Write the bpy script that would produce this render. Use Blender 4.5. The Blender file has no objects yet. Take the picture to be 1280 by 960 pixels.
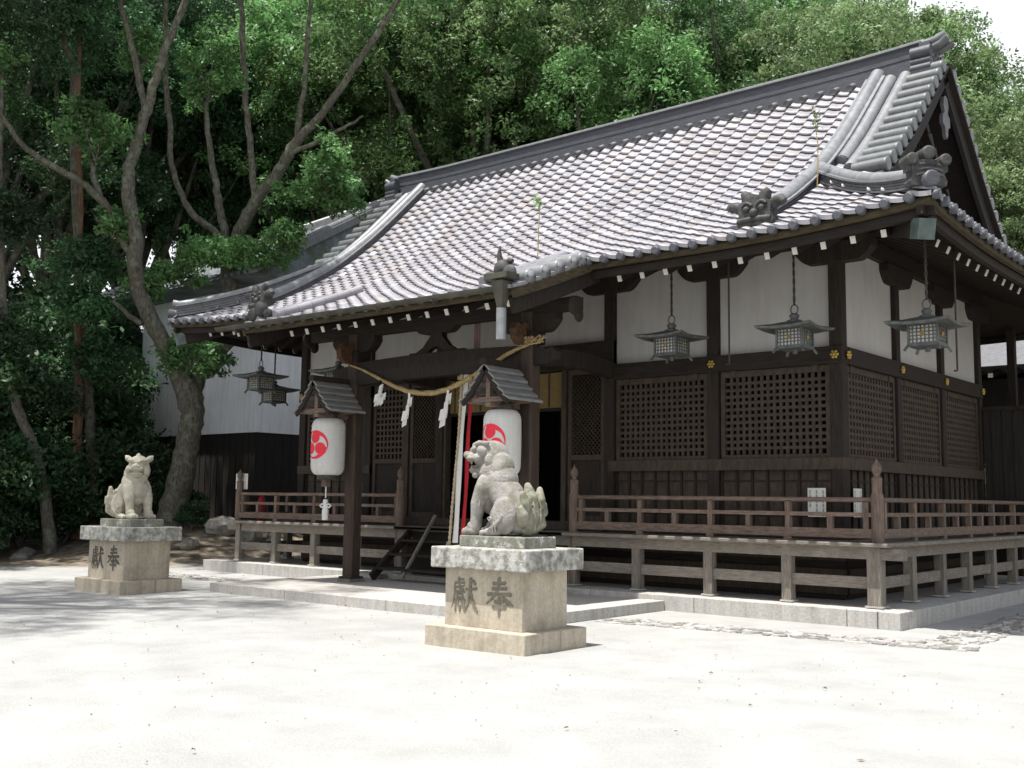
import bpy, math, random
import numpy as np
from mathutils import Vector, Matrix
from math import radians, sin, cos, pi

sc = bpy.context.scene
COL = sc.collection

# ------------------------------------------------------------------ camera
CAMP = (5.1382, -13.8953, 1.6)
yaw, pitch, roll, fpx = 0.6974, 0.1072, 0.0126, 1346.35
cam = bpy.data.cameras.new('camera')
cam.sensor_width = 36.0
cam.lens = 36.0 * fpx / 1280.0
cam.clip_end = 1000
camo = bpy.data.objects.new('camera', cam)
COL.objects.link(camo)
fw = Vector((-sin(yaw) * cos(pitch), cos(yaw) * cos(pitch), sin(pitch)))
rt = Vector((cos(yaw), sin(yaw), 0)); upv = rt.cross(fw)
r2 = cos(roll) * rt + sin(roll) * upv; u2 = -sin(roll) * rt + cos(roll) * upv
M = Matrix((r2, u2, -fw)).transposed().to_4x4(); M.translation = CAMP
camo.matrix_world = M
sc.camera = camo

# ------------------------------------------------------------------ light
SUN = Vector((-0.07, -0.275, 1.0)).normalized()
w = bpy.data.worlds.new('World'); sc.world = w; w.use_nodes = True
nt = w.node_tree; bg = nt.nodes['Background']
sky = nt.nodes.new('ShaderNodeTexSky'); sky.sky_type = 'NISHITA'; sky.sun_disc = False
sky.sun_elevation = math.asin(SUN.z); sky.sun_rotation = math.atan2(SUN.x, SUN.y)
sky.dust_density = 3.0; sky.air_density = 1.2
# white cloud layer added low over the horizon so the sky burns out
tcw = nt.nodes.new('ShaderNodeTexCoord'); nzw = nt.nodes.new('ShaderNodeTexNoise'); nzw.inputs['Scale'].default_value = 2.2; nzw.inputs['Detail'].default_value = 6
nt.links.new(tcw.outputs['Generated'], nzw.inputs[0])
spw = nt.nodes.new('ShaderNodeSeparateXYZ'); nt.links.new(tcw.outputs['Generated'], spw.inputs[0])
mrw = nt.nodes.new('ShaderNodeMapRange'); mrw.inputs[1].default_value = .75; mrw.inputs[2].default_value = .35; mrw.inputs[3].default_value = 0; mrw.inputs[4].default_value = 1.15
nt.links.new(spw.outputs[2], mrw.inputs[0])
crw = nt.nodes.new('ShaderNodeMapRange'); crw.inputs[1].default_value = .30; crw.inputs[2].default_value = .52; nt.links.new(nzw.outputs[0], crw.inputs[0])
mlw = nt.nodes.new('ShaderNodeMath'); mlw.operation = 'MULTIPLY'; mlw.use_clamp = True; nt.links.new(mrw.outputs[0], mlw.inputs[0]); nt.links.new(crw.outputs[0], mlw.inputs[1])
mxw = nt.nodes.new('ShaderNodeMixRGB'); nt.links.new(mlw.outputs[0], mxw.inputs[0]); nt.links.new(sky.outputs[0], mxw.inputs[1]); mxw.inputs[2].default_value = (8.0, 8.3, 8.6, 1)
nt.links.new(mxw.outputs[0], bg.inputs[0]); bg.inputs[1].default_value = 0.075
sl = bpy.data.lights.new('sun', 'SUN'); sl.energy = 4.2; sl.angle = radians(0.53); sl.color = (1, .975, .94)
so = bpy.data.objects.new('sun', sl); COL.objects.link(so)
so.rotation_euler = SUN.to_track_quat('Z', 'Y').to_euler(); so.location = (0, -10, 40)
sc.view_settings.view_transform = 'Standard'; sc.view_settings.look = 'None'
sc.view_settings.gamma = 1; sc.view_settings.exposure = 0.95
sc.view_settings.use_curve_mapping = False
sc.cycles.max_bounces = 6; sc.cycles.transparent_max_bounces = 6

rng = random.Random(7)

# ------------------------------------------------------------------ materials
def mat(name, col, rough=.8, noise=.25, scale=6.0, col2=None, bump=.0, bscale=40, stretch=(1, 1, 1), metal=0,
        island=0, spec=.3, trans=0, obrand=0, blotch=None, bl=(.55, .62), blscale=4, hue=0, streak=0, ramp=(.32, .68)):
    m = bpy.data.materials.new(name); m.use_nodes = True
    n = m.node_tree.nodes; l = m.node_tree.links
    b = n['Principled BSDF']; b.inputs['Roughness'].default_value = rough; b.inputs['Metallic'].default_value = metal
    b.inputs['Specular IOR Level'].default_value = spec
    tc = n.new('ShaderNodeTexCoord'); mp = n.new('ShaderNodeMapping'); mp.inputs['Scale'].default_value = stretch
    l.new(tc.outputs['Object'], mp.inputs[0])
    t = n.new('ShaderNodeTexNoise'); t.inputs['Scale'].default_value = scale; t.inputs['Detail'].default_value = 6
    t.inputs['Roughness'].default_value = .6
    l.new(mp.outputs[0], t.inputs[0])
    cr = n.new('ShaderNodeValToRGB'); cr.color_ramp.elements[0].position = ramp[0]; cr.color_ramp.elements[1].position = ramp[1]
    c2 = col2 or tuple(min(1, c * (1 + noise)) for c in col); c1 = col if col2 else tuple(c * (1 - noise) for c in col)
    cr.color_ramp.elements[0].color = (*c1, 1); cr.color_ramp.elements[1].color = (*c2, 1)
    l.new(t.outputs[0], cr.inputs[0]); out = cr.outputs[0]
    if blotch:
        t2 = n.new('ShaderNodeTexNoise'); t2.inputs['Scale'].default_value = blscale; t2.inputs['Detail'].default_value = 8
        t2.inputs['Roughness'].default_value = .65
        l.new(tc.outputs['Object'], t2.inputs[0])
        r = n.new('ShaderNodeValToRGB'); r.color_ramp.elements[0].position = bl[0]; r.color_ramp.elements[1].position = bl[1]
        l.new(t2.outputs[0], r.inputs[0])
        mx = n.new('ShaderNodeMixRGB'); l.new(r.outputs[0], mx.inputs[0]); l.new(out, mx.inputs[1])
        mx.inputs[2].default_value = (*blotch, 1); out = mx.outputs[0]
    if streak:      # rain runs and drips: stains that stay on the surface
        ms_ = n.new('ShaderNodeMapping'); ms_.inputs['Scale'].default_value = (5, 5, .45); l.new(tc.outputs['Object'], ms_.inputs[0])
        ts = n.new('ShaderNodeTexNoise'); ts.inputs['Scale'].default_value = 1.6; ts.inputs['Detail'].default_value = 7; ts.inputs['Roughness'].default_value = .65; l.new(ms_.outputs[0], ts.inputs[0])
        rs = n.new('ShaderNodeMapRange'); rs.inputs[1].default_value = .42; rs.inputs[2].default_value = .68; rs.inputs[3].default_value = 1.05; rs.inputs[4].default_value = 1 - streak; l.new(ts.outputs[0], rs.inputs[0])
        h_ = n.new('ShaderNodeHueSaturation'); l.new(rs.outputs[0], h_.inputs['Value']); l.new(out, h_.inputs['Color']); out = h_.outputs[0]
    for amt, node, sock in ((island, 'ShaderNodeNewGeometry', 'Random Per Island'), (obrand, 'ShaderNodeObjectInfo', 'Random')):
        if amt:
            g = n.new(node); mr = n.new('ShaderNodeMapRange'); mr.inputs[3].default_value = 1 - amt; mr.inputs[4].default_value = 1 + amt
            l.new(g.outputs[sock], mr.inputs[0])
            hs = n.new('ShaderNodeHueSaturation'); l.new(mr.outputs[0], hs.inputs['Value']); l.new(out, hs.inputs['Color']); out = hs.outputs[0]
            if hue:
                mh = n.new('ShaderNodeMapRange'); mh.inputs[3].default_value = .502 - hue; mh.inputs[4].default_value = .502 + hue; l.new(g.outputs[sock], mh.inputs[0]); l.new(mh.outputs[0], hs.inputs['Hue'])
    l.new(out, b.inputs['Base Color'])
    if bump:
        t3 = n.new('ShaderNodeTexNoise'); t3.inputs['Scale'].default_value = bscale; t3.inputs['Detail'].default_value = 5
        l.new(mp.outputs[0], t3.inputs[0])
        bp = n.new('ShaderNodeBump'); bp.inputs['Strength'].default_value = bump; bp.inputs['Distance'].default_value = .02
        l.new(t3.outputs[0], bp.inputs['Height']); l.new(bp.outputs[0], b.inputs['Normal'])
    if trans:
        tr = n.new('ShaderNodeBsdfTranslucent'); l.new(out, tr.inputs[0])
        ms = n.new('ShaderNodeMixShader'); ms.inputs[0].default_value = trans
        l.new(b.outputs[0], ms.inputs[1]); l.new(tr.outputs[0], ms.inputs[2])
        l.new(ms.outputs[0], n['Material Output'].inputs[0])
    return m

MT = {}
MT['sand'] = mat('sand', (.335, .334, .318), .95, .12, 1.4, bump=.6, bscale=45, spec=.1, blotch=(.28, .275, .257), bl=(.50, .72), blscale=34)
MT['soil'] = mat('soil', (.16, .13, .10), .95, .35, 3, bump=.6, bscale=25, spec=.1)
MT['granite'] = mat('granite', (.40, .385, .355), .85, .18, 30, bump=.25, bscale=90, blotch=(.29, .27, .24), bl=(.55, .75), blscale=2.2, streak=0.2)
MT['granite_light'] = mat('granite_light', (.40, .38, .35), .85, .15, 30, bump=.2, bscale=90)
MT['pedestal'] = mat('pedestal', (.42, .37, .29), .85, .12, 25, bump=.25, bscale=80, blotch=(.29, .25, .19), bl=(.52, .72), blscale=3, streak=0.2)
MT['slab'] = mat('slab', (.22, .215, .18), .85, .3, 14, bump=.4, bscale=60, blotch=(.43, .425, .40), bl=(.44, .58), blscale=9, streak=0.25)
MT['plinth'] = mat('plinth_stone', (.20, .20, .165), .85, .25, 25, bump=.3, bscale=60, blotch=(.42, .41, .38), bl=(.54, .60), blscale=8, streak=0.35)
MT['lion'] = mat('lion_stone', (.165, .158, .125), .9, .25, 5, ramp=(.38, .60), col2=(.30, .283, .265), bump=.5, bscale=45, blotch=(.46, .45, .42), bl=(.66, .71), blscale=17)
MT['lion_tail'] = mat('lion_tail_stone', (.255, .245, .19), .9, .22, 14, bump=.35, bscale=60, blotch=(.14, .145, .095), bl=(.5, .62), blscale=9)
MT['lion_pale'] = mat('lion_pale', (.40, .375, .30), .9, .2, 12, bump=.3, bscale=60, blotch=(.30, .28, .2), bl=(.55, .7), blscale=6)
MT['ink'] = mat('ink', (.165, .148, .115), .9, .3, 25)
MT['ink_dark'] = mat('ink_dark', (.10, .09, .072), .9, .3, 25)
MT['wood'] = mat('dark_wood', (.022, .0165, .013), .75, .4, 5, bump=.3, bscale=18, stretch=(6, 6, .7), spec=.25)
MT['woodx'] = mat('dark_wood_beam', (.020, .015, .012), .75, .4, 5, bump=.3, bscale=18, stretch=(.7, 6, 6), spec=.25)
MT['lattice'] = mat('lattice_wood', (.050, .037, .027), .8, .35, 6, bump=.2, bscale=20, stretch=(3, 3, 1))
MT['rail'] = mat('rail_wood', (.145, .103, .08), .7, .4, 7, bump=.3, bscale=20, stretch=(1, 1, 5), obrand=.12, blotch=(.20, .165, .14), bl=(.58, .75), blscale=3)
MT['rust_wood'] = mat('rust_wood', (.07, .036, .02), .9, .4, 12, bump=.5, bscale=30)
MT['shingle'] = mat('shingle_grey', (.20, .198, .19), .85, .25, 6, bump=.3, bscale=20, stretch=(6, .8, 6))
MT['rail_v'] = mat('rail_wood_upright', (.145, .103, .08), .7, .4, 9, bump=.3, bscale=24, stretch=(6, 6, .6), obrand=.12, streak=0.3)
MT['ridge_mid'] = mat('stacked_tile', (.10, .10, .106), .55, .3, 8, bump=.25, bscale=25, spec=.5)
MT['grey_wood'] = mat('grey_wood', (.20, .178, .15), .85, .32, 9, bump=.45, bscale=18, stretch=(8, 8, .8), obrand=.15, streak=0.3)
MT['grey_beam'] = mat('grey_wood_beam', (.18, .158, .133), .85, .32, 9, bump=.45, bscale=18, stretch=(.8, .8, 8), obrand=.15, blotch=(.24, .22, .195), bl=(.52, .7), blscale=4)
MT['post_wood'] = mat('post_wood', (.052, .036, .027), .8, .35, 4, bump=.35, bscale=16, stretch=(8, 8, .6), streak=0.3)
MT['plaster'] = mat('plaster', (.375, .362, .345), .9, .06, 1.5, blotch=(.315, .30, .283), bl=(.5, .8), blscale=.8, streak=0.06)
MT['white_wall'] = mat('white_wall', (.78, .80, .83), .9, .06, 1.2, blotch=(.66, .67, .69), bl=(.5, .8), blscale=.7, streak=0.10)
MT['black_board'] = mat('black_board', (.022, .019, .017), .8, .4, 4, stretch=(8, 8, .5))
def tile_mat():
    m = mat('roof_tile', (.26, .25, .27), .40, .08, 9, spec=.5, bump=.05, bscale=50)
    n = m.node_tree.nodes; l = m.node_tree.links; b = n['Principled BSDF']
    g = n.new('ShaderNodeNewGeometry'); cr = n.new('ShaderNodeValToRGB'); e = cr.color_ramp.elements
    e[0].position = 0; e[0].color = (.245, .24, .255, 1); e[1].position = 1; e[1].color = (.36, .352, .37, 1)
    for p, c in ((.30, (.27, .263, .285)), (.55, (.29, .28, .302)), (.70, (.32, .312, .335)), (.74, (.285, .262, .262)), (.86, (.265, .245, .245)), (.89, (.31, .30, .32))):
        q = e.new(p); q.color = (*c, 1)
    l.new(g.outputs['Random Per Island'], cr.inputs[0])
    # rain streaks and grime that run down the slope, and broad weathering
    tc = n.new('ShaderNodeTexCoord'); mp = n.new('ShaderNodeMapping'); mp.inputs['Scale'].default_value = (3.2, .35, .35); l.new(tc.outputs['Object'], mp.inputs[0])
    t = n.new('ShaderNodeTexNoise'); t.inputs['Scale'].default_value = 1.0; t.inputs['Detail'].default_value = 6; l.new(mp.outputs[0], t.inputs[0])
    r = n.new('ShaderNodeMapRange'); r.inputs[1].default_value = .35; r.inputs[2].default_value = .7; r.inputs[3].default_value = 1.12; r.inputs[4].default_value = .72; l.new(t.outputs[0], r.inputs[0])
    t2 = n.new('ShaderNodeTexNoise'); t2.inputs['Scale'].default_value = .5; t2.inputs['Detail'].default_value = 4; l.new(tc.outputs['Object'], t2.inputs[0])
    mx = n.new('ShaderNodeMixRGB'); mx.blend_type = 'MULTIPLY'; mx.inputs[0].default_value = 1; l.new(cr.outputs[0], mx.inputs[1])
    hs = n.new('ShaderNodeHueSaturation'); l.new(cr.outputs[0], hs.inputs['Color']); l.new(r.outputs[0], hs.inputs['Value'])
    r2 = n.new('ShaderNodeMapRange'); r2.inputs[1].default_value = .5; r2.inputs[2].default_value = .72; r2.inputs[4].default_value = .45; l.new(t2.outputs[0], r2.inputs[0])
    m2 = n.new('ShaderNodeMixRGB'); l.new(r2.outputs[0], m2.inputs[0]); l.new(hs.outputs[0], m2.inputs[1]); m2.inputs[2].default_value = (.235, .21, .208, 1)
    l.new(m2.outputs[0], b.inputs['Base Color']); return m
MT['tile'] = tile_mat()
MT['tile_back'] = mat('roof_tile_dark', (.13, .13, .138), .5, .2, 9, island=.15, spec=.5)
MT['ridge'] = mat('ridge_tile', (.055, .057, .068), .5, .3, 8, bump=.25, bscale=25, stretch=(.6, .6, 5), spec=.5)
MT['cap'] = mat('ridge_cap_tile', (.185, .19, .195), .42, .2, 8, spec=.5, island=.12)
MT['cap_dark'] = mat('verge_tile_dark', (.105, .112, .112), .45, .25, 8, spec=.5, island=.12)
MT['oni'] = mat('ornament_tile', (.055, .055, .052), .65, .4, 10, bump=.3, bscale=30)
MT['eave'] = mat('eave_board', (.052, .040, .022), .85, .4, 6, stretch=(1, 1, 4), bump=.3, bscale=20)
MT['white'] = mat('white_paint', (.62, .60, .54), .8, .06, 6)
MT['paper'] = mat('white_paper', (.80, .79, .76), .8, .03, 3, trans=.25)
MT['lantern_paper'] = mat('lantern_paper', (.76, .75, .72), .7, .04, 5, trans=.3, blotch=(.66, .63, .56), bl=(.55, .85), blscale=2, streak=0.12)
MT['red'] = mat('red_paint', (.72, .035, .055), .7, .08, 8)
MT['red_cloth'] = mat('red_cloth', (.33, .012, .02), .8, .15, 6)
MT['bronze'] = mat('bronze', (.09, .094, .09), .55, .25, 12, metal=.3, blotch=(.13, .155, .145), bl=(.55, .75), blscale=8)
MT['copper'] = mat('copper_patina', (.085, .11, .10), .6, .3, 8, metal=.2)
MT['gutter'] = mat('gutter_copper', (.075, .072, .055), .55, .35, 4, metal=.35, blotch=(.15, .12, .07), bl=(.6, .75), blscale=3)
MT['lead'] = mat('grey_pipe', (.24, .25, .255), .45, .25, 6, metal=.35)
MT['gold'] = mat('gold', (.38, .27, .07), .45, .2, 8, metal=.6)
MT['blind'] = mat('bamboo_blind', (.17, .12, .045), .8, .25, 8, stretch=(1, 1, 12))
MT['straw'] = mat('straw', (.34, .25, .12), .9, .25, 14, bump=.4, bscale=60)
MT['string'] = mat('rope_hemp', (.40, .33, .22), .9, .2, 12)
MT['chain'] = mat('iron', (.05, .045, .04), .6, .3, 12, metal=.5)
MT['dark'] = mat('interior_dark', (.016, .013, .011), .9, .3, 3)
MT['bark'] = mat('bark', (.092, .085, .066), .95, .6, 7, bump=1.0, bscale=14, stretch=(4, 4, .8), blotch=(.15, .16, .12), bl=(.5, .62), blscale=5)
MT['bark_red'] = mat('bark_red', (.15, .085, .055), .95, .4, 5, bump=.8, bscale=14, stretch=(6, 6, .5))
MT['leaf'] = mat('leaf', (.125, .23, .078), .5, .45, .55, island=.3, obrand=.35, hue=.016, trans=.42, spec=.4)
MT['leaf_light'] = mat('leaf_light', (.205, .30, .13), .5, .45, .55, island=.3, obrand=.35, hue=.016, trans=.42, spec=.4)  # pale leaf, brightened further: veiling glare over the right wood put into colour
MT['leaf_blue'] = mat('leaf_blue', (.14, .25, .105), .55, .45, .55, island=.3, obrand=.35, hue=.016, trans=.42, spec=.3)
MT['leaf_shaded'] = mat('leaf_shaded', (.046, .095, .036), .5, .45, .55, island=.3, obrand=.35, hue=.016, trans=.36, spec=.4)  # leaf green darkened: shade of the dense left wood put into the colour
MT['litter'] = mat('litter', (.17, .12, .07), .9, .4, 20, island=.5)
MT['stone_dark'] = mat('rough_stone', (.16, .15, .13), .95, .35, 5, bump=.6, bscale=15, island=.25)
MT['cobble'] = mat('cobble', (.29, .28, .26), .9, .25, 20, bump=.5, bscale=40, island=.4)
MT['moss_tile'] = mat('moss_tile', (.15, .17, .18), .7, .3, 3, blotch=(.09, .105, .075), bl=(.5, .6), blscale=1.2)
MT['sign_ink'] = mat('sign_ink', (.12, .13, .22), .9, .1, 5)
MT['purple'] = mat('faded_cloth', (.16, .10, .09), .9, .2, 6)

# ------------------------------------------------------------------ mesh helpers
class MB:
    def __init__(s): s.v = []; s.f = []; s.sm = []
    def add(s, vs, fs, smooth=False):
        k = len(s.v); s.v.extend([tuple(p) for p in vs]); s.f.extend([tuple(i + k for i in f) for f in fs]); s.sm.extend([smooth] * len(fs)); return s
    def box(s, x0, x1, y0, y1, z0, z1, R=None, c=None):
        vs = [Vector((x, y, z)) for z in (z0, z1) for y in (y0, y1) for x in (x0, x1)]
        if R is not None:
            c = Vector(c) if c else Vector(((x0 + x1) / 2, (y0 + y1) / 2, (z0 + z1) / 2))
            vs = [R @ (p - c) + c for p in vs]
        return s.add(vs, [(0, 2, 3, 1), (4, 5, 7, 6), (0, 1, 5, 4), (2, 6, 7, 3), (0, 4, 6, 2), (1, 3, 7, 5)])
    def beam(s, a, b, wd, h, up=(0, 0, 1)):
        a = Vector(a); b = Vector(b); d = (b - a).normalized(); x = d.cross(Vector(up)).normalized(); z = x.cross(d)
        vs = [p + x * i * wd / 2 + z * j * h / 2 for p in (a, b) for i, j in ((-1, -1), (1, -1), (1, 1), (-1, 1))]
        return s.add(vs, [(3, 2, 1, 0), (4, 5, 6, 7), (0, 1, 5, 4), (1, 2, 6, 5), (2, 3, 7, 6), (3, 0, 4, 7)])
    def tube(s, pts, rad, n=8, cap=True, smooth=True):
        pts = [Vector(p) for p in pts]; N = len(pts)
        if not hasattr(rad, '__len__'): rad = [rad] * N
        rings = []; px = None
        for i, p in enumerate(pts):
            d = (pts[min(i + 1, N - 1)] - pts[max(i - 1, 0)])
            d = d.normalized() if d.length > 1e-9 else Vector((0, 0, 1))
            if px is None:
                ref = Vector((0, 0, 1)) if abs(d.z) < .9 else Vector((1, 0, 0)); px = d.cross(ref).normalized()
            else:
                px = (px - d * px.dot(d)).normalized()
            py = d.cross(px)
            rings.append([p + (px * cos(2 * pi * k / n) + py * sin(2 * pi * k / n)) * rad[i] for k in range(n)])
        vs = [q for r in rings for q in r]
        fs = [(i * n + k, i * n + (k + 1) % n, (i + 1) * n + (k + 1) % n, (i + 1) * n + k) for i in range(N - 1) for k in range(n)]
        s.add(vs, fs, smooth)
        if cap:
            s.add(rings[0], [tuple(reversed(range(n)))]); s.add(rings[-1], [tuple(range(n))])
        return s
    def lathe(s, prof, c=(0, 0, 0), n=16, smooth=True, phase=0):
        c = Vector(c); vs = []; N = len(prof)
        for r, z in prof:
            for k in range(n):
                a = 2 * pi * k / n + phase; vs.append(c + Vector((r * cos(a), r * sin(a), z)))
        fs = [(i * n + k, i * n + (k + 1) % n, (i + 1) * n + (k + 1) % n, (i + 1) * n + k) for i in range(N - 1) for k in range(n)]
        s.add(vs, fs, smooth)
        s.add([vs[k] for k in range(n)], [tuple(reversed(range(n)))]); s.add(vs[-n:], [tuple(range(n))])
        return s
    def prism(s, poly, o, ux, uy, ext):
        """2-D polygon (ccw) placed at o with axes ux, uy, extruded by vector ext"""
        o = Vector(o); ux = Vector(ux); uy = Vector(uy); e = Vector(ext); n = len(poly)
        a = [o + ux * p[0] + uy * p[1] for p in poly]; b = [p + e for p in a]
        return s.add(a + b, [tuple(reversed(range(n))), tuple(range(n, 2 * n))] + [(i, (i + 1) % n, n + (i + 1) % n, n + i) for i in range(n)])
    def sweep(s, prof, pts, up=(0, 0, 1), smooth=False, cap=True):
        """prof: closed list (side,height) swept along pts"""
        pts = [Vector(p) for p in pts]; N = len(pts); n = len(prof); vs = []
        for i, p in enumerate(pts):
            d = (pts[min(i + 1, N - 1)] - pts[max(i - 1, 0)]).normalized()
            x = d.cross(Vector(up)).normalized(); z = x.cross(d)
            vs += [p + x * a + z * b for a, b in prof]
        fs = [(i * n + k, i * n + (k + 1) % n, (i + 1) * n + (k + 1) % n, (i + 1) * n + k) for i in range(N - 1) for k in range(n)]
        s.add(vs, fs, smooth)
        if cap: s.add(vs[:n], [tuple(reversed(range(n)))]); s.add(vs[-n:], [tuple(range(n))])
        return s
    def ell(s, c, r, R=None, nu=22, nv=14):
        c = Vector(c); vs = []
        for j in range(nv + 1):
            t = pi * j / nv
            for k in range(nu):
                a = 2 * pi * k / nu; p = Vector((r[0] * sin(t) * cos(a), r[1] * sin(t) * sin(a), r[2] * cos(t)))
                if R is not None: p = R @ p
                vs.append(c + p)
        fs = [(j * nu + k, (j + 1) * nu + k, (j + 1) * nu + (k + 1) % nu, j * nu + (k + 1) % nu) for j in range(nv) for k in range(nu)]
        return s.add(vs, fs, True)
    def mesh(s, name, m):
        me = bpy.data.meshes.new(name); me.from_pydata(s.v, [], s.f)
        me.polygons.foreach_set('use_smooth', s.sm)
        if m is not None: me.materials.append(m)
        return me
    def build(s, name, m, parent=None, bevel=0):
        o = bpy.data.objects.new(name, s.mesh(name, m)); COL.objects.link(o)
        if parent is not None: attach(o, parent)
        if bevel:
            b = o.modifiers.new('bevel', 'BEVEL'); b.width = bevel; b.segments = 2; b.limit_method = 'ANGLE'
        return o

def world_loc(o):
    l = Vector(o.location)
    return l if o.parent is None else l + world_loc(o.parent) if False else l
def attach(o, parent):
    o.parent = parent
def tag(o, label=None, cat=None, group=None, kind=None):
    if label: o['label'] = label
    if cat: o['category'] = cat
    if group: o['group'] = group
    if kind: o['kind'] = kind
    return o
def empty(name, loc=(0, 0, 0), label=None, cat=None, group=None, rz=0):
    o = bpy.data.objects.new(name, None); COL.objects.link(o); o.location = loc; o.rotation_euler = (0, 0, rz)
    o.empty_display_size = .2
    return tag(o, label, cat, group)
def copy_tree(o, parent=None):
    c = o.copy(); COL.objects.link(c)
    if parent is not None: c.parent = parent
    for ch in list(o.children): copy_tree(ch, c)
    return c
def struct(o): o['kind'] = 'structure'; return o
def lerp(a, b, t): return a + (b - a) * t
def sstep(a, b, x):
    t = min(1, max(0, (x - a) / (b - a))); return t * t * (3 - 2 * t)
def hash2(i, j, k=0): return random.Random(i * 7919 + j * 104729 + k * 31).random()

# ------------------------------------------------------------------ ground
def gh(x, y):
    h = .95 * sstep(-2.0, 4.6, y) * sstep(-15.8, -19.5, x)
    h += 3.0 * sstep(16, 60, y) + 3.0 * sstep(-30, -60, x)
    return h
def ground():
    xs = list(np.concatenate([np.linspace(-400, -60, 8), np.linspace(-50, -12, 60), np.linspace(-11, 14, 40), np.linspace(20, 400, 10)]))
    ys = list(np.concatenate([np.linspace(-400, -30, 8), np.linspace(-22, 12, 70), np.linspace(13, 60, 24), np.linspace(80, 400, 8)]))
    nx = len(xs); v = [(x, y, gh(x, y) + (.012 * math.sin(x * 1.3 + y * .7) * math.sin(y * 1.1 - x * .4) if -50 < x < 14 and -22 < y < -2.2 else 0)) for y in ys for x in xs]
    f = [(j * nx + i, j * nx + i + 1, (j + 1) * nx + i + 1, (j + 1) * nx + i) for j in range(len(ys) - 1) for i in range(nx - 1)]
    m = MT['sand'].copy(); m.name = 'ground'
    n = m.node_tree.nodes; l = m.node_tree.links; b = n['Principled BSDF']
    base = b.inputs['Base Color'].links[0].from_socket
    g = n.new('ShaderNodeNewGeometry'); sx = n.new('ShaderNodeSeparateXYZ'); l.new(g.outputs['Position'], sx.inputs[0])
    nz = n.new('ShaderNodeTexNoise'); nz.inputs['Scale'].default_value = .7; nz.inputs['Detail'].default_value = 5; l.new(g.outputs['Position'], nz.inputs[0])
    def math_(op, a, bb):
        q = n.new('ShaderNodeMath'); q.operation = op
        for i, t in enumerate((a, bb)):
            if isinstance(t, (int, float)): q.inputs[i].default_value = t
            else: l.new(t, q.inputs[i])
        return q.outputs[0]
    # soil begins left of a ragged line and behind the hall
    nn = math_('MULTIPLY', math_('SUBTRACT', nz.outputs[0], .5), 3.0)
    a1 = math_('ADD', math_('MULTIPLY', math_('ADD', sx.outputs[0], 18.3), -1.0), math_('MULTIPLY', math_('ADD', sx.outputs[1], 2.6), .75))
    a2 = math_('SUBTRACT', sx.outputs[1], 8.0)
    k = math_('ADD', math_('MAXIMUM', math_('MINIMUM', a1, math_('MULTIPLY', math_('ADD', sx.outputs[0], 15.6), -1.0)), a2), nn)
    rp = n.new('ShaderNodeMapRange'); rp.inputs[1].default_value = -.6; rp.inputs[2].default_value = .9; l.new(k, rp.inputs[0])
    n2 = n.new('ShaderNodeTexNoise'); n2.inputs['Scale'].default_value = 4; n2.inputs['Detail'].default_value = 8; l.new(g.outputs['Position'], n2.inputs[0])
    cr = n.new('ShaderNodeValToRGB'); cr.color_ramp.elements[0].color = (.07, .058, .043, 1); cr.color_ramp.elements[1].color = (.24, .20, .15, 1)
    cr.color_ramp.elements[0].position = .35; cr.color_ramp.elements[1].position = .65
    l.new(n2.outputs[0], cr.inputs[0])
    mx = n.new('ShaderNodeMixRGB'); l.new(rp.outputs[0], mx.inputs[0]); l.new(base, mx.inputs[1]); l.new(cr.outputs[0], mx.inputs[2])
    # damp drag marks and scuffs in the sand
    n3 = n.new('ShaderNodeTexNoise'); n3.inputs['Scale'].default_value = .55; n3.inputs['Detail'].default_value = 7; n3.inputs['Distortion'].default_value = .6
    l.new(g.outputs['Position'], n3.inputs[0])
    r3 = n.new('ShaderNodeMapRange'); r3.inputs[1].default_value = .52; r3.inputs[2].default_value = .75; r3.inputs[3].default_value = 0; r3.inputs[4].default_value = .45
    l.new(n3.outputs[0], r3.inputs[0])
    mx2 = n.new('ShaderNodeMixRGB'); l.new(r3.outputs[0], mx2.inputs[0]); l.new(mx.outputs[0], mx2.inputs[1]); mx2.inputs[2].default_value = (.235, .23, .215, 1)
    mx3 = n.new('ShaderNodeMixRGB'); l.new(rp.outputs[0], mx3.inputs[0]); l.new(mx2.outputs[0], mx3.inputs[1]); l.new(mx.outputs[0], mx3.inputs[2])
    l.new(mx3.outputs[0], b.inputs['Base Color'])
    mb = MB(); mb.add(v, f, True); o = mb.build('ground', m); struct(o)
ground()

# ------------------------------------------------------------------ stone platform, step, cobbles
def block_row(mb, pts_len, fn): pass
pf = empty('stone_platform', (-7.6, 4.5, 0), 'low grey granite platform the shrine hall stands on', 'platform')
def loc(o, p): o.location = -Vector(p); return o
def part(mb, name, m, root, bevel=0):
    o = mb.build(name, m, root, bevel); o.location = -Vector(root.location); return o
HF = .2263
b = MB(); b.box(-14.95, -.26, .26, 9.3, -.1, HF - .012); part(b, 'infill', MT['granite_light'], pf)
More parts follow.
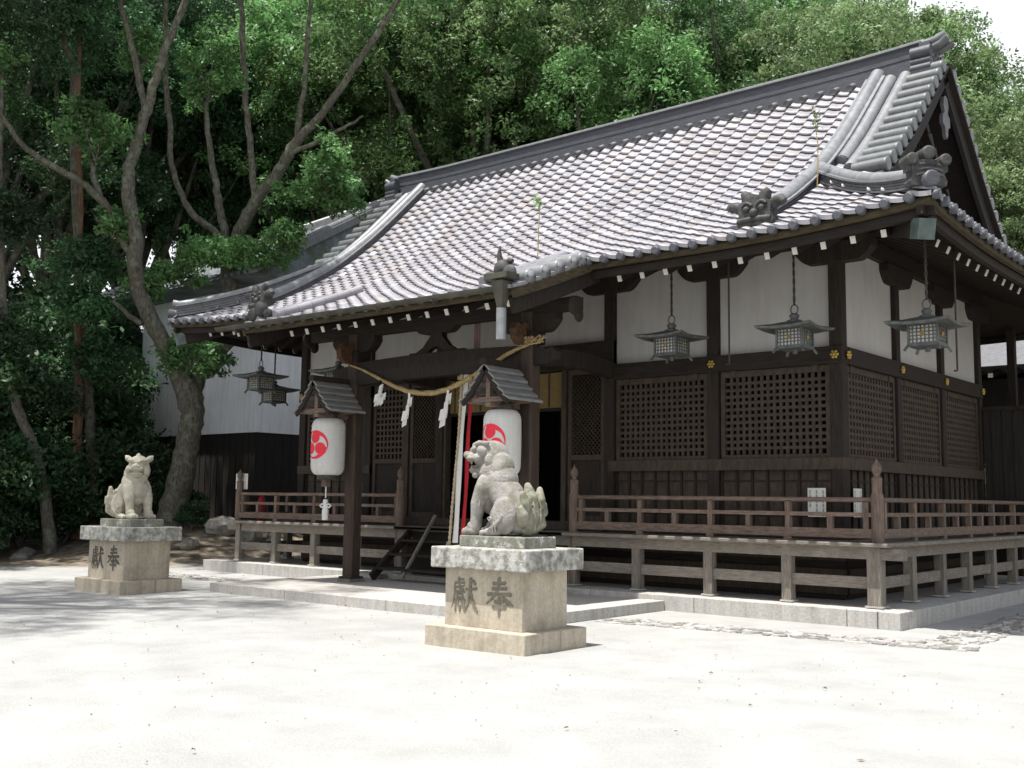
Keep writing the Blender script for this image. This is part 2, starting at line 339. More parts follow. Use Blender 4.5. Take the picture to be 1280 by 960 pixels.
# kerb stones, long and separate, with fine joints
def kerb_run(ax, a0, a1, lens, fixed0, fixed1, z1, root, m):
    t = a0; i = 0
    while t < a1 - .05:
        L = min(lens[i % len(lens)], a1 - t)
        if a1 - t - L < .3: L = a1 - t
        b = MB()
        if ax == 'x': b.box(t + .004, t + L - .004, fixed0, fixed1, -.12, z1)
        else: b.box(fixed0, fixed1, t + .004, t + L - .004, -.12, z1)
        o = part(b, 'kerb_stone', m, root, .008); t += L; i += 1
kerb_run('x', -15.21, -.3, (2.1, 1.85, 2.3, 2.0), 0, .28, HF, pf, MT['granite'])
kerb_run('x', -.296, 0.0, (.3,), 0, .28, HF, pf, MT['granite'])
kerb_run('y', .284, 9.6, (2.0, 1.8, 2.2), -.28, 0, HF, pf, MT['granite'])
kerb_run('y', .284, 9.6, (2.0, 1.8, 2.2), -15.21, -14.93, HF, pf, MT['granite'])

st = empty('entrance_step', (-7.0, -1.8, 0), 'wide flat stone step slab before the entrance', 'step')
b = MB(); b.box(-10.42, -3.82, -2.7, -.008, -.1, .142); part(b, 'paving', MT['granite_light'], st)
b = MB(); b.box(-10.42, -3.48, -3.02, -2.704, -.1, .15)
kerb_run('x', -10.6, -3.5, (2.0, 2.3, 1.9), -3.0, -2.704, .15, st, MT['granite'])
kerb_run('y', -2.70, -.008, (1.4, 1.3), -3.82 + .004, -3.5, .15, st, MT['granite'])
kerb_run('y', -2.70, -.008, (1.4, 1.3), -10.6, -10.42 - .004, .15, st, MT['granite'])

def cobbles():
    r = random.Random(3); mb = MB()
    def stone(x, y, a, sx, sy, h):
        n = r.choice((5, 6, 6, 7)); ph = r.random() * 6; top = []; mid = []; bot = []
        for k in range(n):
            t = 2 * pi * k / n; q = 1 + .22 * math.sin(2 * t + ph) + r.uniform(-.2, .2)
            px = cos(t) * sx * q; py = sin(t) * sy * q
            X = x + px * cos(a) - py * sin(a); Y = y + px * sin(a) + py * cos(a)
            X2 = x + .84 * (px * cos(a) - py * sin(a)); Y2 = y + .84 * (px * sin(a) + py * cos(a))
            z0 = gh(X, Y); bot.append((X, Y, z0 - .04)); mid.append((X, Y, z0 + h * .55)); top.append((X2, Y2, z0 + h + r.uniform(-.008, .008)))
        mb.add(bot + mid + top, [(k, (k + 1) % n, n + (k + 1) % n, n + k) for k in range(n)] + [(n + k, n + (k + 1) % n, 2 * n + (k + 1) % n, 2 * n + k) for k in range(n)] + [tuple(range(2 * n, 3 * n))], False)
    def strip(p0, p1, wd):
        p0 = Vector(p0); p1 = Vector(p1); L = (p1 - p0).length; d = (p1 - p0) / L; nrm = Vector((-d.y, d.x))
        rows = int(wd / .12)
        for j in range(rows):
            t = r.random() * .1
            while t < L:
                ln = r.uniform(.10, .24); 
                if r.random() > .06:
                    q = p0 + d * (t + ln / 2) + nrm * ((j + .5) * wd / rows + r.uniform(-.03, .03))
                    stone(q.x, q.y, math.atan2(d.y, d.x) + r.uniform(-.2, .2), ln * .5, wd / rows * .46, r.uniform(.008, .028))
                t += ln
    strip((1.2, -1.42), (-3.42, -1.95), -.72) if False else None
    strip((-3.42, -1.98), (1.2, -1.42), .62)
    strip((1.2, -1.42), (1.05, 9), .62)
    strip((-10.75, -1.9), (-10.75, -1.1), .3)
    strip((-15.9, -1.5), (-10.7, -1.75), .62)
    o = mb.build('cobble_strip', MT['cobble']); struct(o)
cobbles()

# ------------------------------------------------------------------ roof geometry
XC = -7.4; XE = .82; XW = -15.62; YE = -.82; YR = 4.58; YB = 2 * YR - YE
DD = np.array([-1.75, -1.3, -.8, 0, .62, 1.5, 2.54, 3.3, 3.9, 5.12, 5.4]); ZZ = np.array([4.56, 4.72, 4.91, 5.22, 5.50, 5.95, 6.60, 7.20, 7.74, 8.93, 9.2])
dfine = np.linspace(-1.75, 5.4, 300)
zi = np.interp(dfine, DD, ZZ)
ker = np.ones(31) / 31; zp = np.concatenate([zi[0] + (np.arange(-15, 0)) * (zi[1] - zi[0]), zi, zi[-1] + np.arange(1, 16) * (zi[-1] - zi[-2])]); zs = np.convolve(zp, ker, 'valid')
def zprof(d): return float(np.interp(d, dfine, zs))
# arc length along slope
arc = np.concatenate([[0], np.cumsum(np.hypot(np.diff(dfine), np.diff(zs)))])
def d_at(s): return float(np.interp(s, arc, dfine))
def s_at(d): return float(np.interp(d, dfine, arc))
def lift(t):  # corner sweep: t = distance along the eave from the corner
    return .17 * max(0, 1 - t / 3.4) ** 2
def roofz(d, t): return zprof(d) + lift(t) * max(0, 1 - max(0, d) / 3.0)

TW = .306; TL = .262
def tile_field(side, mb, discs):
    """side: front, back, right, left.  (a = along eave, d = inward)"""
    if side in ('front', 'back'): a0, a1 = XW, XE
    else: a0, a1 = YE, YB
    n = int(round((a1 - a0) / TW)); tw = (a1 - a0) / n
    sc0 = s_at(0)
    us = [0, .012, .07, .15, .26, .42, .62, .82, 1.0]
    def hprof(u): return float(np.interp(u, us, [.002, .036, .056, .060, .050, .028, .012, .003, .0]))
    def P(a, d, h):
        t = min(a - a0, a1 - a); z = roofz(d, t) + h
        if side == 'front': return (a, YE + d, z)
        if side == 'back': return (a, YB - d, z)
        if side == 'right': return (XE - d, a, z)
        return (XW + d, a, z)
    for j in range(n):
        A0 = a0 + j * tw; ac = A0 + tw / 2
        porch = side == 'front' and -10.48 < ac < -4.38
        s0 = 0.0 if porch else sc0
        tc = min(ac - a0, a1 - ac)
        if side in ('front', 'back'):
            dmax = 5.25 if (ac > XW + 1.45 and ac < XE - 1.42) else tc
        else: dmax = min(tc, 2.15)
        smax = s_at(dmax)
        i = 0
        if smax - s0 < .1 and dmax < .15: continue
        while s0 + i * TL < smax:
            sa = s0 + i * TL - .045; sb = min(s0 + (i + 1) * TL, smax + .1)
            da, db = d_at(max(sa, 0)) if sa > 0 else -1.75 + sa, d_at(sb)
            jit = (hash2(j, i) - .5) * .014; jx = (hash2(j, i, 5) - .5) * .012
            lo = []; up = []; lip = []; mid = []
            for u in us:
                a = A0 + u * tw + jx; h = hprof(u)
                lo.append(P(a, da, h + .032 + jit)); mid.append(P(a, (da + db) / 2, h + .02 + jit * .5)); up.append(P(a, db, h + .002)); lip.append(P(a, da + (.032 if i else .008), h + .004 + (-.032 if i == 0 else 0)))
            m = len(us)
            vs = lo + mid + up + lip
            fs = [(k, k + 1, m + k + 1, m + k) for k in range(m - 1)] + [(m + k, m + k + 1, 2 * m + k + 1, 2 * m + k) for k in range(m - 1)] + [(3 * m + k, 3 * m + k + 1, k + 1, k) for k in range(m - 1)]
            if side in ('right', 'back') : fs = [tuple(reversed(f)) for f in fs]
            if side == 'right': fs = [tuple(reversed(f)) for f in fs]
            if side == 'left': fs = [tuple(reversed(f)) for f in fs]
            mb.add(vs, fs, False); 
            for q in range(len(fs)):
                mb.sm[-1 - q] = q >= m - 1
            i += 1
        if discs is not None:
            a = A0 + .14 * tw; d = d_at(s0) - .05 if not porch else -1.80
            c = Vector(P(a, max(d, -1.75), .005))
            ax = {'front': Vector((0, -1, 0)), 'back': Vector((0, 1, 0)), 'right': Vector((1, 0, 0)), 'left': Vector((-1, 0, 0))}[side]
            discs.tube([c - ax * .05, c + ax * .035, c + ax * .04], [.062, .066, .05], 10)
    return mb

hall = empty('shrine_hall', (-7.4, 4.58, HF), 'dark timber shrine hall with white plaster panels and grey tiled roof', 'shrine hall')
def hp(mb, name, m=None, bevel=0, parent=None):
    o = mb.build(name, m, parent or hall, bevel)
    if parent is None: o.location = -Vector(hall.location)
    return o
dm = MB()
for sd in ('front', 'right'): tile_field(sd, MB(), None)
t = MB(); tile_field('front', t, dm); rf = hp(t, 'front_roof', MT['tile'])
o = dm.build('eave_tile_end', MT['ridge'], rf); o['kind'] = 'stuff'
dm = MB(); t = MB(); tile_field('right', t, dm); o = hp(t, 'side_roof', MT['tile']); q = dm.build('eave_tile_end', MT['ridge'], o); q['kind'] = 'stuff'
dm = MB(); t = MB(); tile_field('left', t, dm); hp(t, 'side_roof', MT['tile'])
t = MB(); tile_field('back', t, None); hp(t, 'back_roof', MT['tile_back'])

# under-layer so no light leaks through the tile joints, with soffit and eave boards
def frame_pts(d, dz, extra=0):
    return None
def sheet(mb, fn, us, ds):
    n = len(us); v = [fn(u, d) for d in ds for u in us]
    mb.add(v, [(j * n + i, j * n + i + 1, (j + 1) * n + i + 1, (j + 1) * n + i) for j in range(len(ds) - 1) for i in range(n - 1)], True)
mb = MB()
for side in range(4):
    A0, A1 = ((XW, XE), (YE, YB))[side % 2]
    def fn(u, d, side=side, A0=A0, A1=A1):
        a = lerp(A0 + d, A1 - d, u) if d < 2.2 or side % 2 == 1 else lerp(A0 + 1.5, A1 - 1.5, u)
        tt = min(a - A0, A1 - a); z = roofz(d, tt) - .05
        return [(a, YE + d, z), (XE - d, a, z), (a, YB - d, z), (XW + d, a, z)][side]
    ds = list(np.linspace(0, 2.19, 8)) + (list(np.linspace(2.2, 5.4, 12)) if side % 2 == 0 else [])
    sheet(mb, fn, list(np.linspace(0, 1, 50)), ds)
# porch extension underlayer
sheet(mb, lambda u, d: (lerp(-10.48, -4.38, u), YE + d, zprof(d) - .05), list(np.linspace(0, 1, 20)), list(np.linspace(-1.75, .05, 8)))
hp(mb, 'roof_deck', MT['woodx'])

# soffits: from the wall head to the eave
WX0, WX1, WY0, WY1 = -13.5, -1.31, 1.31, 7.85
mb = MB()
ed = []
for side in range(4):
    A0, A1 = ((XW, XE), (YE, YB))[side % 2]; w0, w1 = ((WX0, WX1), (WY0, WY1))[side % 2]
    def fn(u, k, side=side, A0=A0, A1=A1, w0=w0, w1=w1):
        a = lerp(lerp(A0 + .1, A1 - .1, u), lerp(w0, w1, u), k)
        tt = min(lerp(A0, A1, u) - A0, A1 - lerp(A0, A1, u))
        zo = 5.22 + lift(tt) - .13; z = lerp(zo, 5.86, k)
        off = lerp(.1, 2.13 - .02, k)
        return [(a, YE + off, z), (XE - off, a, z), (a, YB - off, z), (XW + off, a, z)][side]
    sheet(mb, fn, list(np.linspace(0, 1, 40)), [0, .5, 1])
hp(mb, 'soffit', MT['woodx'])
def eave_board(side, a0, a1, A0, A1, h0, h1, off, name, m):
    pts = []
    for a in np.linspace(a0, a1, 40):
        tt = min(a - A0, A1 - a); z = 5.22 + lift(max(0, tt))
        pts.append([(a, YE + off, z), (XE - off, a, z), (a, YB - off, z), (XW + off, a, z)][side])
    mb = MB(); prof = [(-.04, h0), (.04, h0), (.04, h1), (-.04, h1)]
    mb.sweep(prof, pts); return hp(mb, name, m)
for side in range(4):
    A0, A1 = ((XW, XE), (YE, YB))[side % 2]
    spans = [(A0 + .03, A1 - .03)]
    if side == 0: spans = [(A0 + .03, -10.4), (-4.45, A1 - .03)]
    for s0, s1 in spans:
        eave_board(side, s0, s1, A0, A1, -.115, -.02, .06, 'eave_board', MT['eave'])
        eave_board(side, s0, s1, A0, A1, -.235, -.118, .16, 'eave_board', MT['woodx'])

# ridges ---------------------------------------------------------------
def stacked(wb, wt, h, n, r):
    """profile of a ridge of stacked flat tiles with grooves"""
    L = []; R = []
    for i in range(n):
        w_ = lerp(wb, wt, i / n); z0 = h * i / n; z1 = h * (i + .72) / n
        L += [(-w_, z0), (-w_, z1), (-w_ + .02, z1 + .004), (-w_ + .02, h * (i + 1) / n - .004)]
        R += [(w_, z0), (w_, z1), (w_ - .02, z1 + .004), (w_ - .02, h * (i + 1) / n - .004)]
    return L[::-1] + R if False else R + [(wt - .03, h)] + [(-wt + .03, h)] + L[::-1]
def cap_tiles(pts, r, step, h):
    pts = [Vector(p) for p in pts]
    L = [0]
    for a, b_ in zip(pts, pts[1:]): L.append(L[-1] + (b_ - a).length)
    def at(s):
        s = min(max(s, 0), L[-1])
        for i in range(len(pts) - 1):
            if s <= L[i + 1]: return pts[i].lerp(pts[i + 1], (s - L[i]) / (L[i + 1] - L[i]))
        return pts[-1]
    mb = MB(); s = 0
    while s < L[-1]:
        e = min(s + step, L[-1]); a = at(s); b_ = at(e + .01); up = Vector((0, 0, h))
        mb.tube([a + up, a.lerp(b_, .94) + up], [r * 1.02, r * .98], 16); mb.tube([a + up, b_ + up], r * .84, 10); s += step
    return mb
def ridge(name, pts, wb, wt, h, n, r, step=.3, parent=None, m='ridge_mid'):
    mb = MB(); mb.sweep(stacked(wb, wt, h, n, r), pts); o = hp(mb, name, MT[m], parent=parent)
    # broad flat course under the cap
    mb = MB(); mb.sweep([(wt + .05, h - .01), (wt + .05, h + .02), (-wt - .05, h + .02), (-wt - .05, h - .01)], pts); c = mb.build('flat_course', MT['cap'], o)
    c = cap_tiles(pts, r, step, h + .04).build('ridge_cap', MT['cap_dark' if m == 'ridge' else 'cap'], o)
    return o
RX0, RX1 = -14.05, -1.0
def rz(x):
    t = min(x - RX0, RX1 - x); return 9.10 + .05 * max(0, 1 - t / 2.2) ** 2
mr = ridge('main_ridge', [(x, YR, rz(x)) for x in np.linspace(RX0, RX1, 40)], .17, .15, .46, 2, .075, m='ridge')
mb = MB()
for s_ in (-1, 1):
    x = RX0 + .5
    while x < RX1 - .9:
        c = Vector((x, YR + s_ * .17, 9.10)); mb.tube([c, c + Vector((0, s_ * .2, -.10)), c + Vector((0, s_ * .205, -.1))], [.065, .065, .05], 10); x += TW
mb.build('ridge_foot_tile', MT['ridge_mid'], mr)['kind'] = 'stuff'
mb = MB(); mb.box(RX0 + .3, RX1 - .2, YR - .23, YR + .23, 8.95, 9.11); mb.build('ridge_foot', MT['ridge'], mr)
# ridge-end ornaments with upturned finials
def ridge_end(x, sx):
    mb = MB(); zb = 8.78
    mb.box(x - .02, x + .16 * sx, YR - .27, YR + .27, zb, zb + .78) if sx > 0 else mb.box(x + .16 * sx, x + .02, YR - .27, YR + .27, zb, zb + .78)
    for s_ in (-1, 1):
        for k, (dy, dz, r) in enumerate(((.30, .58, .11), (.31, .42, .07), (.33, .30, .07), (.33, .10, .12))):
            mb.tube([(x - .02 * sx - .12 * sx, YR + s_ * dy, zb + dz), (x + .2 * sx, YR + s_ * dy, zb + dz)], r, 12)
    mb.tube([(x + .17 * sx, YR + .17 * cos(t_), zb + .45 + .2 * sin(t_)) for t_ in np.linspace(0, 2 * pi, 16)], .03, 6)
    for k in range(5):
        a = 2 * pi * k / 5 + .4; mb.ell((x + .17 * sx, YR + .1 * cos(a), zb + .45 + .12 * sin(a)), (.05, .05, .07))
    o = hp(mb, 'ridge_end_tile', MT['ridge'])
    mb = MB(); z = 9.60
    mb.tube([(x - .55 * sx, YR, z - .06), (x - .1 * sx, YR, z), (x + .2 * sx, YR, z + .04), (x + .36 * sx, YR, z + .11)], [.09, .095, .09, .085], 12)
    mb.tube([(x + .02 * sx, YR - .11, z - .17), (x + .3 * sx, YR - .13, z - .09), (x + .42 * sx, YR - .14, z + .0)], [.065, .065, .062], 10)
    mb.tube([(x + .02 * sx, YR + .11, z - .17), (x + .3 * sx, YR + .13, z - .09), (x + .42 * sx, YR + .14, z + .0)], [.065, .065, .062], 10)
    mb.build('finial', MT['cap_dark'], o)
ridge_end(RX1, 1); ridge_end(RX0, -1)

# descending and corner ridges, with ornament tiles at their ends
def oni(c, dirv, s=1.0, corner=False):
    d = Vector(dirv).normalized(); sd = Vector((-d.y, d.x, 0)); c = Vector(c); mb = MB(); U = Vector((0, 0, 1))
    poly = [(-.25, 0), (.25, 0), (.27, .06), (.23, .16), (.25, .30), (.15, .36), (.0, .39), (-.15, .36), (-.25, .30), (-.23, .16), (-.27, .06)]
    mb.prism([(p[0] * s, p[1] * s) for p in poly], c - d * .10 * s, sd, U, d * .2 * s)
    if corner:
        for a, z, r_ in ((-.24, .37, .085), (0, .47, .095), (.24, .37, .085)):
            q = c + sd * a * s + U * z * s
            mb.tube([q - d * .14 * s, q + d * .10 * s, q + d * .135 * s, q + d * .14 * s], [r_ * s, r_ * s, r_ * s, r_ * .7 * s], 14)
            mb.prism([(-.05 * s, -.16 * s), (.05 * s, -.16 * s), (.05 * s, 0), (-.05 * s, 0)], q - d * .08 * s, sd, U, d * .16 * s)
        for k in range(3):
            mb.tube([c + d * .105 * s + sd * x * s + U * (.31 - .07 * k - .9 * x * x) * s for x in np.linspace(-.2, .2, 9)], .018 * s, 5)
        mb.ell(c + d * .1 * s + U * .13 * s, (.06 * s,) * 3); mb.tube([c + d * .1 * s + sd * .11 * s * cos(t_) + U * (.13 + .085 * sin(t_)) * s for t_ in np.linspace(0, 2 * pi, 14)], .016 * s, 5)
        return mb
    for a in (-1, 1):
        mb.tube([c + sd * a * .18 * s + U * .24 * s, c + sd * a * .29 * s + U * .30 * s + d * .03, c + sd * a * .36 * s + U * .31 * s + d * .04, c + sd * a * .40 * s + U * .27 * s + d * .04], [.085 * s, .08 * s, .078 * s, .06 * s], 10)
        mb.tube([c + sd * a * .10 * s + U * .30 * s, c + sd * a * .13 * s + U * .42 * s + d * .03, c + sd * a * .19 * s + U * .48 * s + d * .03], [.095 * s, .085 * s, .05 * s], 10)
        mb.ell(c + sd * a * .11 * s + d * .1 * s + U * .23 * s, (.05 * s, .05 * s, .045 * s))
        mb.tube([c + sd * a * (.03 + .15 * u) * s + d * .11 * s + U * (.27 + .05 * sin(u * 3)) * s for u in np.linspace(0, 1, 5)], .024 * s, 5)
    mb.ell(c + d * .11 * s + U * .17 * s, (.06 * s,) * 3)
    mb.tube([c + d * .1 * s + sd * x * s + U * (.09 - .25 * x * x) * s for x in np.linspace(-.24, .24, 7)], .04 * s, 6)
    return mb
for sx, X, name in ((1, -1.75, 'r'), (-1, -13.05, 'l')):
    for fb in (1, -1):
        def Yf(y): return y if fb == 1 else 2 * YR - y
        ys = np.linspace(4.32, -.3, 24)
        pts = [(X, Yf(y), zprof(y - YE) + .0) for y in ys]
        o = ridge('descending_ridge', pts, .15, .125, .17, 4, .125, .26)
        oni((X, Yf(-.34), zprof(-.34 - YE) + .02), (0, -fb, 0), 1.05).build('ornament_tile', MT['oni'], o)
        # corner ridge
        cx = XE if sx > 0 else XW
        pts = []
        for t_ in np.linspace(0, 1, 18):
            d = lerp(2.54, .12, t_); p = (cx - sx * d, Yf(YE + d), roofz(d, d) + .02 + .05 * t_ ** 3); pts.append(p)
        o = ridge('corner_ridge', pts, .14, .115, .15 if sx > 0 else .22, 4, .10, .20)
        e = Vector(pts[-1]); dv = Vector((sx, -fb, 0)).normalized()
        if sx > 0: oni(e + dv * .02 + Vector((0, 0, 0)), dv, .88, True).build('ornament_tile', MT['oni'], o)
        else:
            mb = MB(); mb.tube([e + Vector((0, 0, .28)) - dv * .3, e + Vector((0, 0, .29)), e + dv * .12 + Vector((0, 0, .31))], .075, 10); mb.build('ornament_tile', MT['cap'], o)
        # round end below the corner ornament
        mb = MB(); mb.tube([e - dv * .1 + Vector((0, 0, .05)), e + dv * .2 + Vector((0, 0, .07)), e + dv * .205 + Vector((0, 0, .07))], [.1, .105, .08], 12); mb.build('corner_tile', MT['ridge'], o)

# gable ends: verge tiles, barge boards, gable wall, hanging ornament
for sx, XV in ((1, -.62), (-1, -14.18)):
    XG = XV - .82 * sx; gab = None
    gw = MB(); gp = [(y, zprof(y - YE) - .1) for y in np.linspace(1.3, YR, 10)]
    poly = [(p[0], p[1]) for p in gp] + [(2 * YR - p[0], p[1]) for p in gp[::-1]]
    gw.prism(poly if sx > 0 else poly, (XG - .03, 0, 0), (0, 1, 0), (0, 0, 1), (.06, 0, 0)); gab = hp(gw, 'gable_wall', MT['black_board'])
    mb = MB()   # sloping lattice of the gable
    for y in np.arange(2.2, 7.0, .16):
        zt = zprof(min(y, 2 * YR - y) - YE) - .3
        if zt > 6.35: mb.box(XG + .04 * sx - .015, XG + .04 * sx + .015, y - .02, y + .02, 6.3, zt)
    mb.build('gable_lattice', MT['wood'], gab)
    for fb in (1, -1):
        def Yf(y): return y if fb == 1 else 2 * YR - y
        # verge under-board
        pts = [(XV - .1 * sx, Yf(y), zprof(y - YE) - .07) for y in np.linspace(1.35, YR, 16)]
        mb = MB(); mb.sweep([(-.035, -.26), (.035, -.26), (.035, 0), (-.035, 0)], pts); hp(mb, 'barge_board', MT['black_board'])
        mb = MB(); mb.sweep([(-.45, -.06), (.45, -.06), (.45, -.02), (-.45, -.02)], [(XV - .42 * sx, Yf(y), zprof(y - YE) + .0) for y in np.linspace(1.35, YR - .02, 16)]); hp(mb, 'verge_soffit', MT['wood'])
        y = 1.62; dms = MB(); k = 0
        s_ = s_at(y - YE); smax = s_at(4.42 - YE)
        while s_ < smax:
            d = d_at(s_); yy = Yf(YE + d); z = zprof(d) + .10
            dms.tube([(XV - .52 * sx, yy, z), (XV - .02 * sx, yy, z), (XV + .02 * sx, yy, z), (XV + .025 * sx, yy, z)], [.108, .112, .116, .09], 14)
            s_ += .30
        hp(dms, 'verge_tile', MT['cap_dark'])
        # the flat course between the round verge tiles
        mb = MB(); mb.sweep([(-.22, -.02), (.22, -.02), (.22, .035), (-.22, .035)], [(XV - .25 * sx, Yf(y), zprof(y - YE)) for y in np.linspace(1.4, YR - .1, 16)]); hp(mb, 'verge_course', MT['ridge'])
        # two long round tile runs beside the verge
        for xo in (.90, .63):
            ys = np.linspace(4.3, 2.1 - .35 * (xo < .7), 12); pts = [(XV - xo * sx, Yf(y), zprof(y - YE) + .06) for y in ys]
            cap_tiles(pts, .115, .3, .01).build('round_tile_run', MT['cap'], hall).location = -Vector(hall.location)
    mb = MB()
    prof = [(0, .95), (.12, .9), (.17, .72), (.1, .55), (.24, .45), (.25, .25), (.12, .2), (.08, .02), (0, -.08)]
    poly = prof + [(-a, b_) for a, b_ in prof[::-1]][1:-1]
    mb.prism(poly[::-1], (XV - .12 * sx, YR, 7.9), (0, .75, 0), (0, 0, .75), (.06 * sx, 0, 0)); hp(mb, 'gable_pendant', MT['ridge_mid'])

# rafters with white painted ends
raf = MB(); raf.beam((0, 0, 0), (0, -1.75, -.80), .075, .105); rme = raf.mesh('rafter', MT['woodx'])
e0 = Vector((0, -1.75, -.80)); dv = Vector((0, -1.75, -.80)).normalized()
tp = MB(); tp.beam(e0 + dv * .001, e0 + dv * .014, .07, .10); tme = tp.mesh('rafter_tip', MT['white'])
def rafter(x, y, z, rzr, s=1):
    o = bpy.data.objects.new('rafter', rme); COL.objects.link(o); o.parent = hall
    o.location = Vector((x, y, z)) - Vector(hall.location); o.rotation_euler = (0, 0, rzr)
    q = bpy.data.objects.new('rafter_tip', tme); COL.objects.link(q); q.parent = o
    return o
# wall head at y 1.35 -> tip at y -.40, z about 5.0
for i in range(12): 
    x = .06 - i * .41
    if x > -4.4: rafter(x, 1.35, 5.80 + lift(XE - x) * .8, 0)
for i in range(12):
    x = -13.86 - .42 * i
    if x > -15.7: rafter(x, 1.35, 5.82 + lift(x - XW) * .8, 0)
for i in range(8): rafter(-10.75 - i * .42, 1.35, 5.80, 0)
for i in range(19): rafter(-1.35, .6 + i * .43, 5.86 + lift(.6 + i * .43 - YE) * .6, pi / 2)
for i in range(13): rafter(-10.02 + i * .419, -.15, 5.29, 0)
for i in range(14): rafter(-13.46, 1.0 + i * .43, 5.86, -pi / 2)
# hip rafters with patinated copper caps
for cx, sx in ((XE, 1), (XW, -1)):
    c = Vector((cx, YE, 0)); d = Vector((sx, -1, 0)).normalized()
    a = Vector((WX1 if sx > 0 else WX0, WY0, 5.72)); e = Vector((cx - .12 * sx, YE + .12, 4.98))
    mb = MB(); mb.beam(a, e, .2, .24); o = hp(mb, 'hip_rafter', MT['wood'])
    dn = (e - a).normalized(); mb = MB(); mb.beam(e - dn * .2, e + dn * .02, .22, .26); mb.build('copper_cap', MT['copper'], o)

# ------------------------------------------------------------------ walls
colx = [-1.31, -3.36, -5.36, -9.36, -11.4, -13.5]
coly = [1.31, 3.54, 5.70, 7.85]
def column(x, y, wd, z0=1.09, z1=5.5):
    mb = MB(); mb.box(x - wd / 2, x + wd / 2, y - wd / 2, y + wd / 2, z0, z1); return hp(mb, 'column', MT['wood'], .012)
for x in colx: column(x, WY0, .2)
for y in coly[1:]: column(WX1, y, .17); column(WX0, y, .17)
column(-3.36, WY1, .17); column(-11.4, WY1, .17)
def gold_stud(x, y, z, n):
    mb = MB(); n = Vector(n); s = Vector((-n.y, n.x, 0)); c = Vector((x, y, z))
    mb.ell(c + n * .015, (.03, .03, .03))
    for k in range(6):
        a = 2 * pi * k / 6; mb.ell(c + s * .045 * cos(a) + Vector((0, 0, .045 * sin(a))) + n * .008, (.026, .026, .026), nu=8, nv=6)
    hp(mb, 'gold_stud', MT['gold'])
Zw = dict(sill0=1.09, sill1=1.2, low1=2.1, rail1=2.28, lat1=3.62, nag0=3.66, nag1=3.92, pl1=5.45)
def wall_bay(p0, p1, n, lattice=True, plaster=True, cols=16, rows=12, lower=True, lat_span=None):
    """p0->p1 wall axis points (xy), n outward normal"""
    p0 = Vector((*p0, 0)); p1 = Vector((*p1, 0)); n = Vector((*n, 0)); d = (p1 - p0); L = d.length; d /= L; up = Vector((0, 0, 1))
    def bx(mb, a0, a1, z0, z1, f, bk):   # along, z, front offset, back offset
        o = p0 + d * a0
        mb.prism([(0, 0), (a1 - a0, 0), (a1 - a0, z1 - z0), (0, z1 - z0)], o + n * f + up * z0, d, up, n * (bk - f))
    if plaster:
        mb = MB(); bx(mb, .09, L - .09, Zw['nag1'] - .05, 5.6, .0, -.08); hp(mb, 'plaster_panel', MT['plaster'])
    if lattice:
        w0 = .12; w1 = L - .12
        fr = MB(); bx(fr, w0, w0 + .07, Zw['rail1'], Zw['lat1'] + .035, .045, -.045); bx(fr, w1 - .07, w1, Zw['rail1'], Zw['lat1'] + .035, .045, -.045)
        bx(fr, w0 + .07, w1 - .07, Zw['rail1'], Zw['rail1'] + .06, .045, -.045); bx(fr, w0 + .07, w1 - .07, Zw['lat1'] - .06, Zw['lat1'] + .035, .045, -.045)
        o = hp(fr, 'lattice_window', MT['lattice'])
        lt = MB(); a0 = w0 + .07; a1 = w1 - .07; z0 = Zw['rail1'] + .06; z1 = Zw['lat1'] - .06
        pw = (a1 - a0) / cols; bw = pw * .23
        for k in range(cols + 1):
            a = a0 + k * pw
            if 0 < k < cols: bx(lt, a - bw, a + bw, z0, z1, .022, -.016)
        ph = (z1 - z0) / rows; bh = ph * .23
        for k in range(1, rows): bx(lt, a0, a1, z0 + k * ph - bh, z0 + k * ph + bh, .026, -.012)
        lt.build('lattice_grid', MT['lattice'], o)
        for a in (w0 + .22, w1 - .22):      # hinge brackets on the top rail
            h = MB(); bx(h, a - .05, a + .05, Zw['lat1'] - .045, Zw['lat1'] + .05, .06, .047); h.build('bracket', MT['lattice'], o)
    if lower:
        mb = MB(); bx(mb, .1, L - .1, Zw['sill1'] - .05, Zw['low1'], .0, -.05); o = hp(mb, 'lower_panel', MT['lattice'])
        g = MB(); k = max(3, int(round((L - .2) / .27)))
        for i in range(k + 1):
            a = lerp(.12, L - .12, i / k); bx(g, a - .018, a + .018, Zw['sill1'], Zw['low1'], .03, .0)
        for z in (1.42, 1.68, 1.94): bx(g, .1, L - .1, z - .012, z + .012, .02, .001)
        g.build('panel_battens', MT['wood'], o)
def rails(p0, p1, n, z0, z1, f, name, m, split=None):
    p0 = Vector((*p0, 0)); p1 = Vector((*p1, 0)); n = Vector((*n, 0)); d = (p1 - p0).normalized(); L = (p1 - p0).length
    mb = MB(); mb.prism([(0, 0), (L, 0), (L, z1 - z0), (0, z1 - z0)], p0 + n * f + Vector((0, 0, z0)), d, (0, 0, 1), n * (-2 * f)); hp(mb, name, m, .008)
F = (0, -1); Rn = (1, 0)
for a, b_ in ((0, 1), (1, 2), (4, 5)):
    wall_bay((colx[b_], WY0), (colx[a], WY0), F)
for i in range(3): wall_bay((WX1, coly[i]), (WX1, coly[i + 1]), Rn, cols=16)
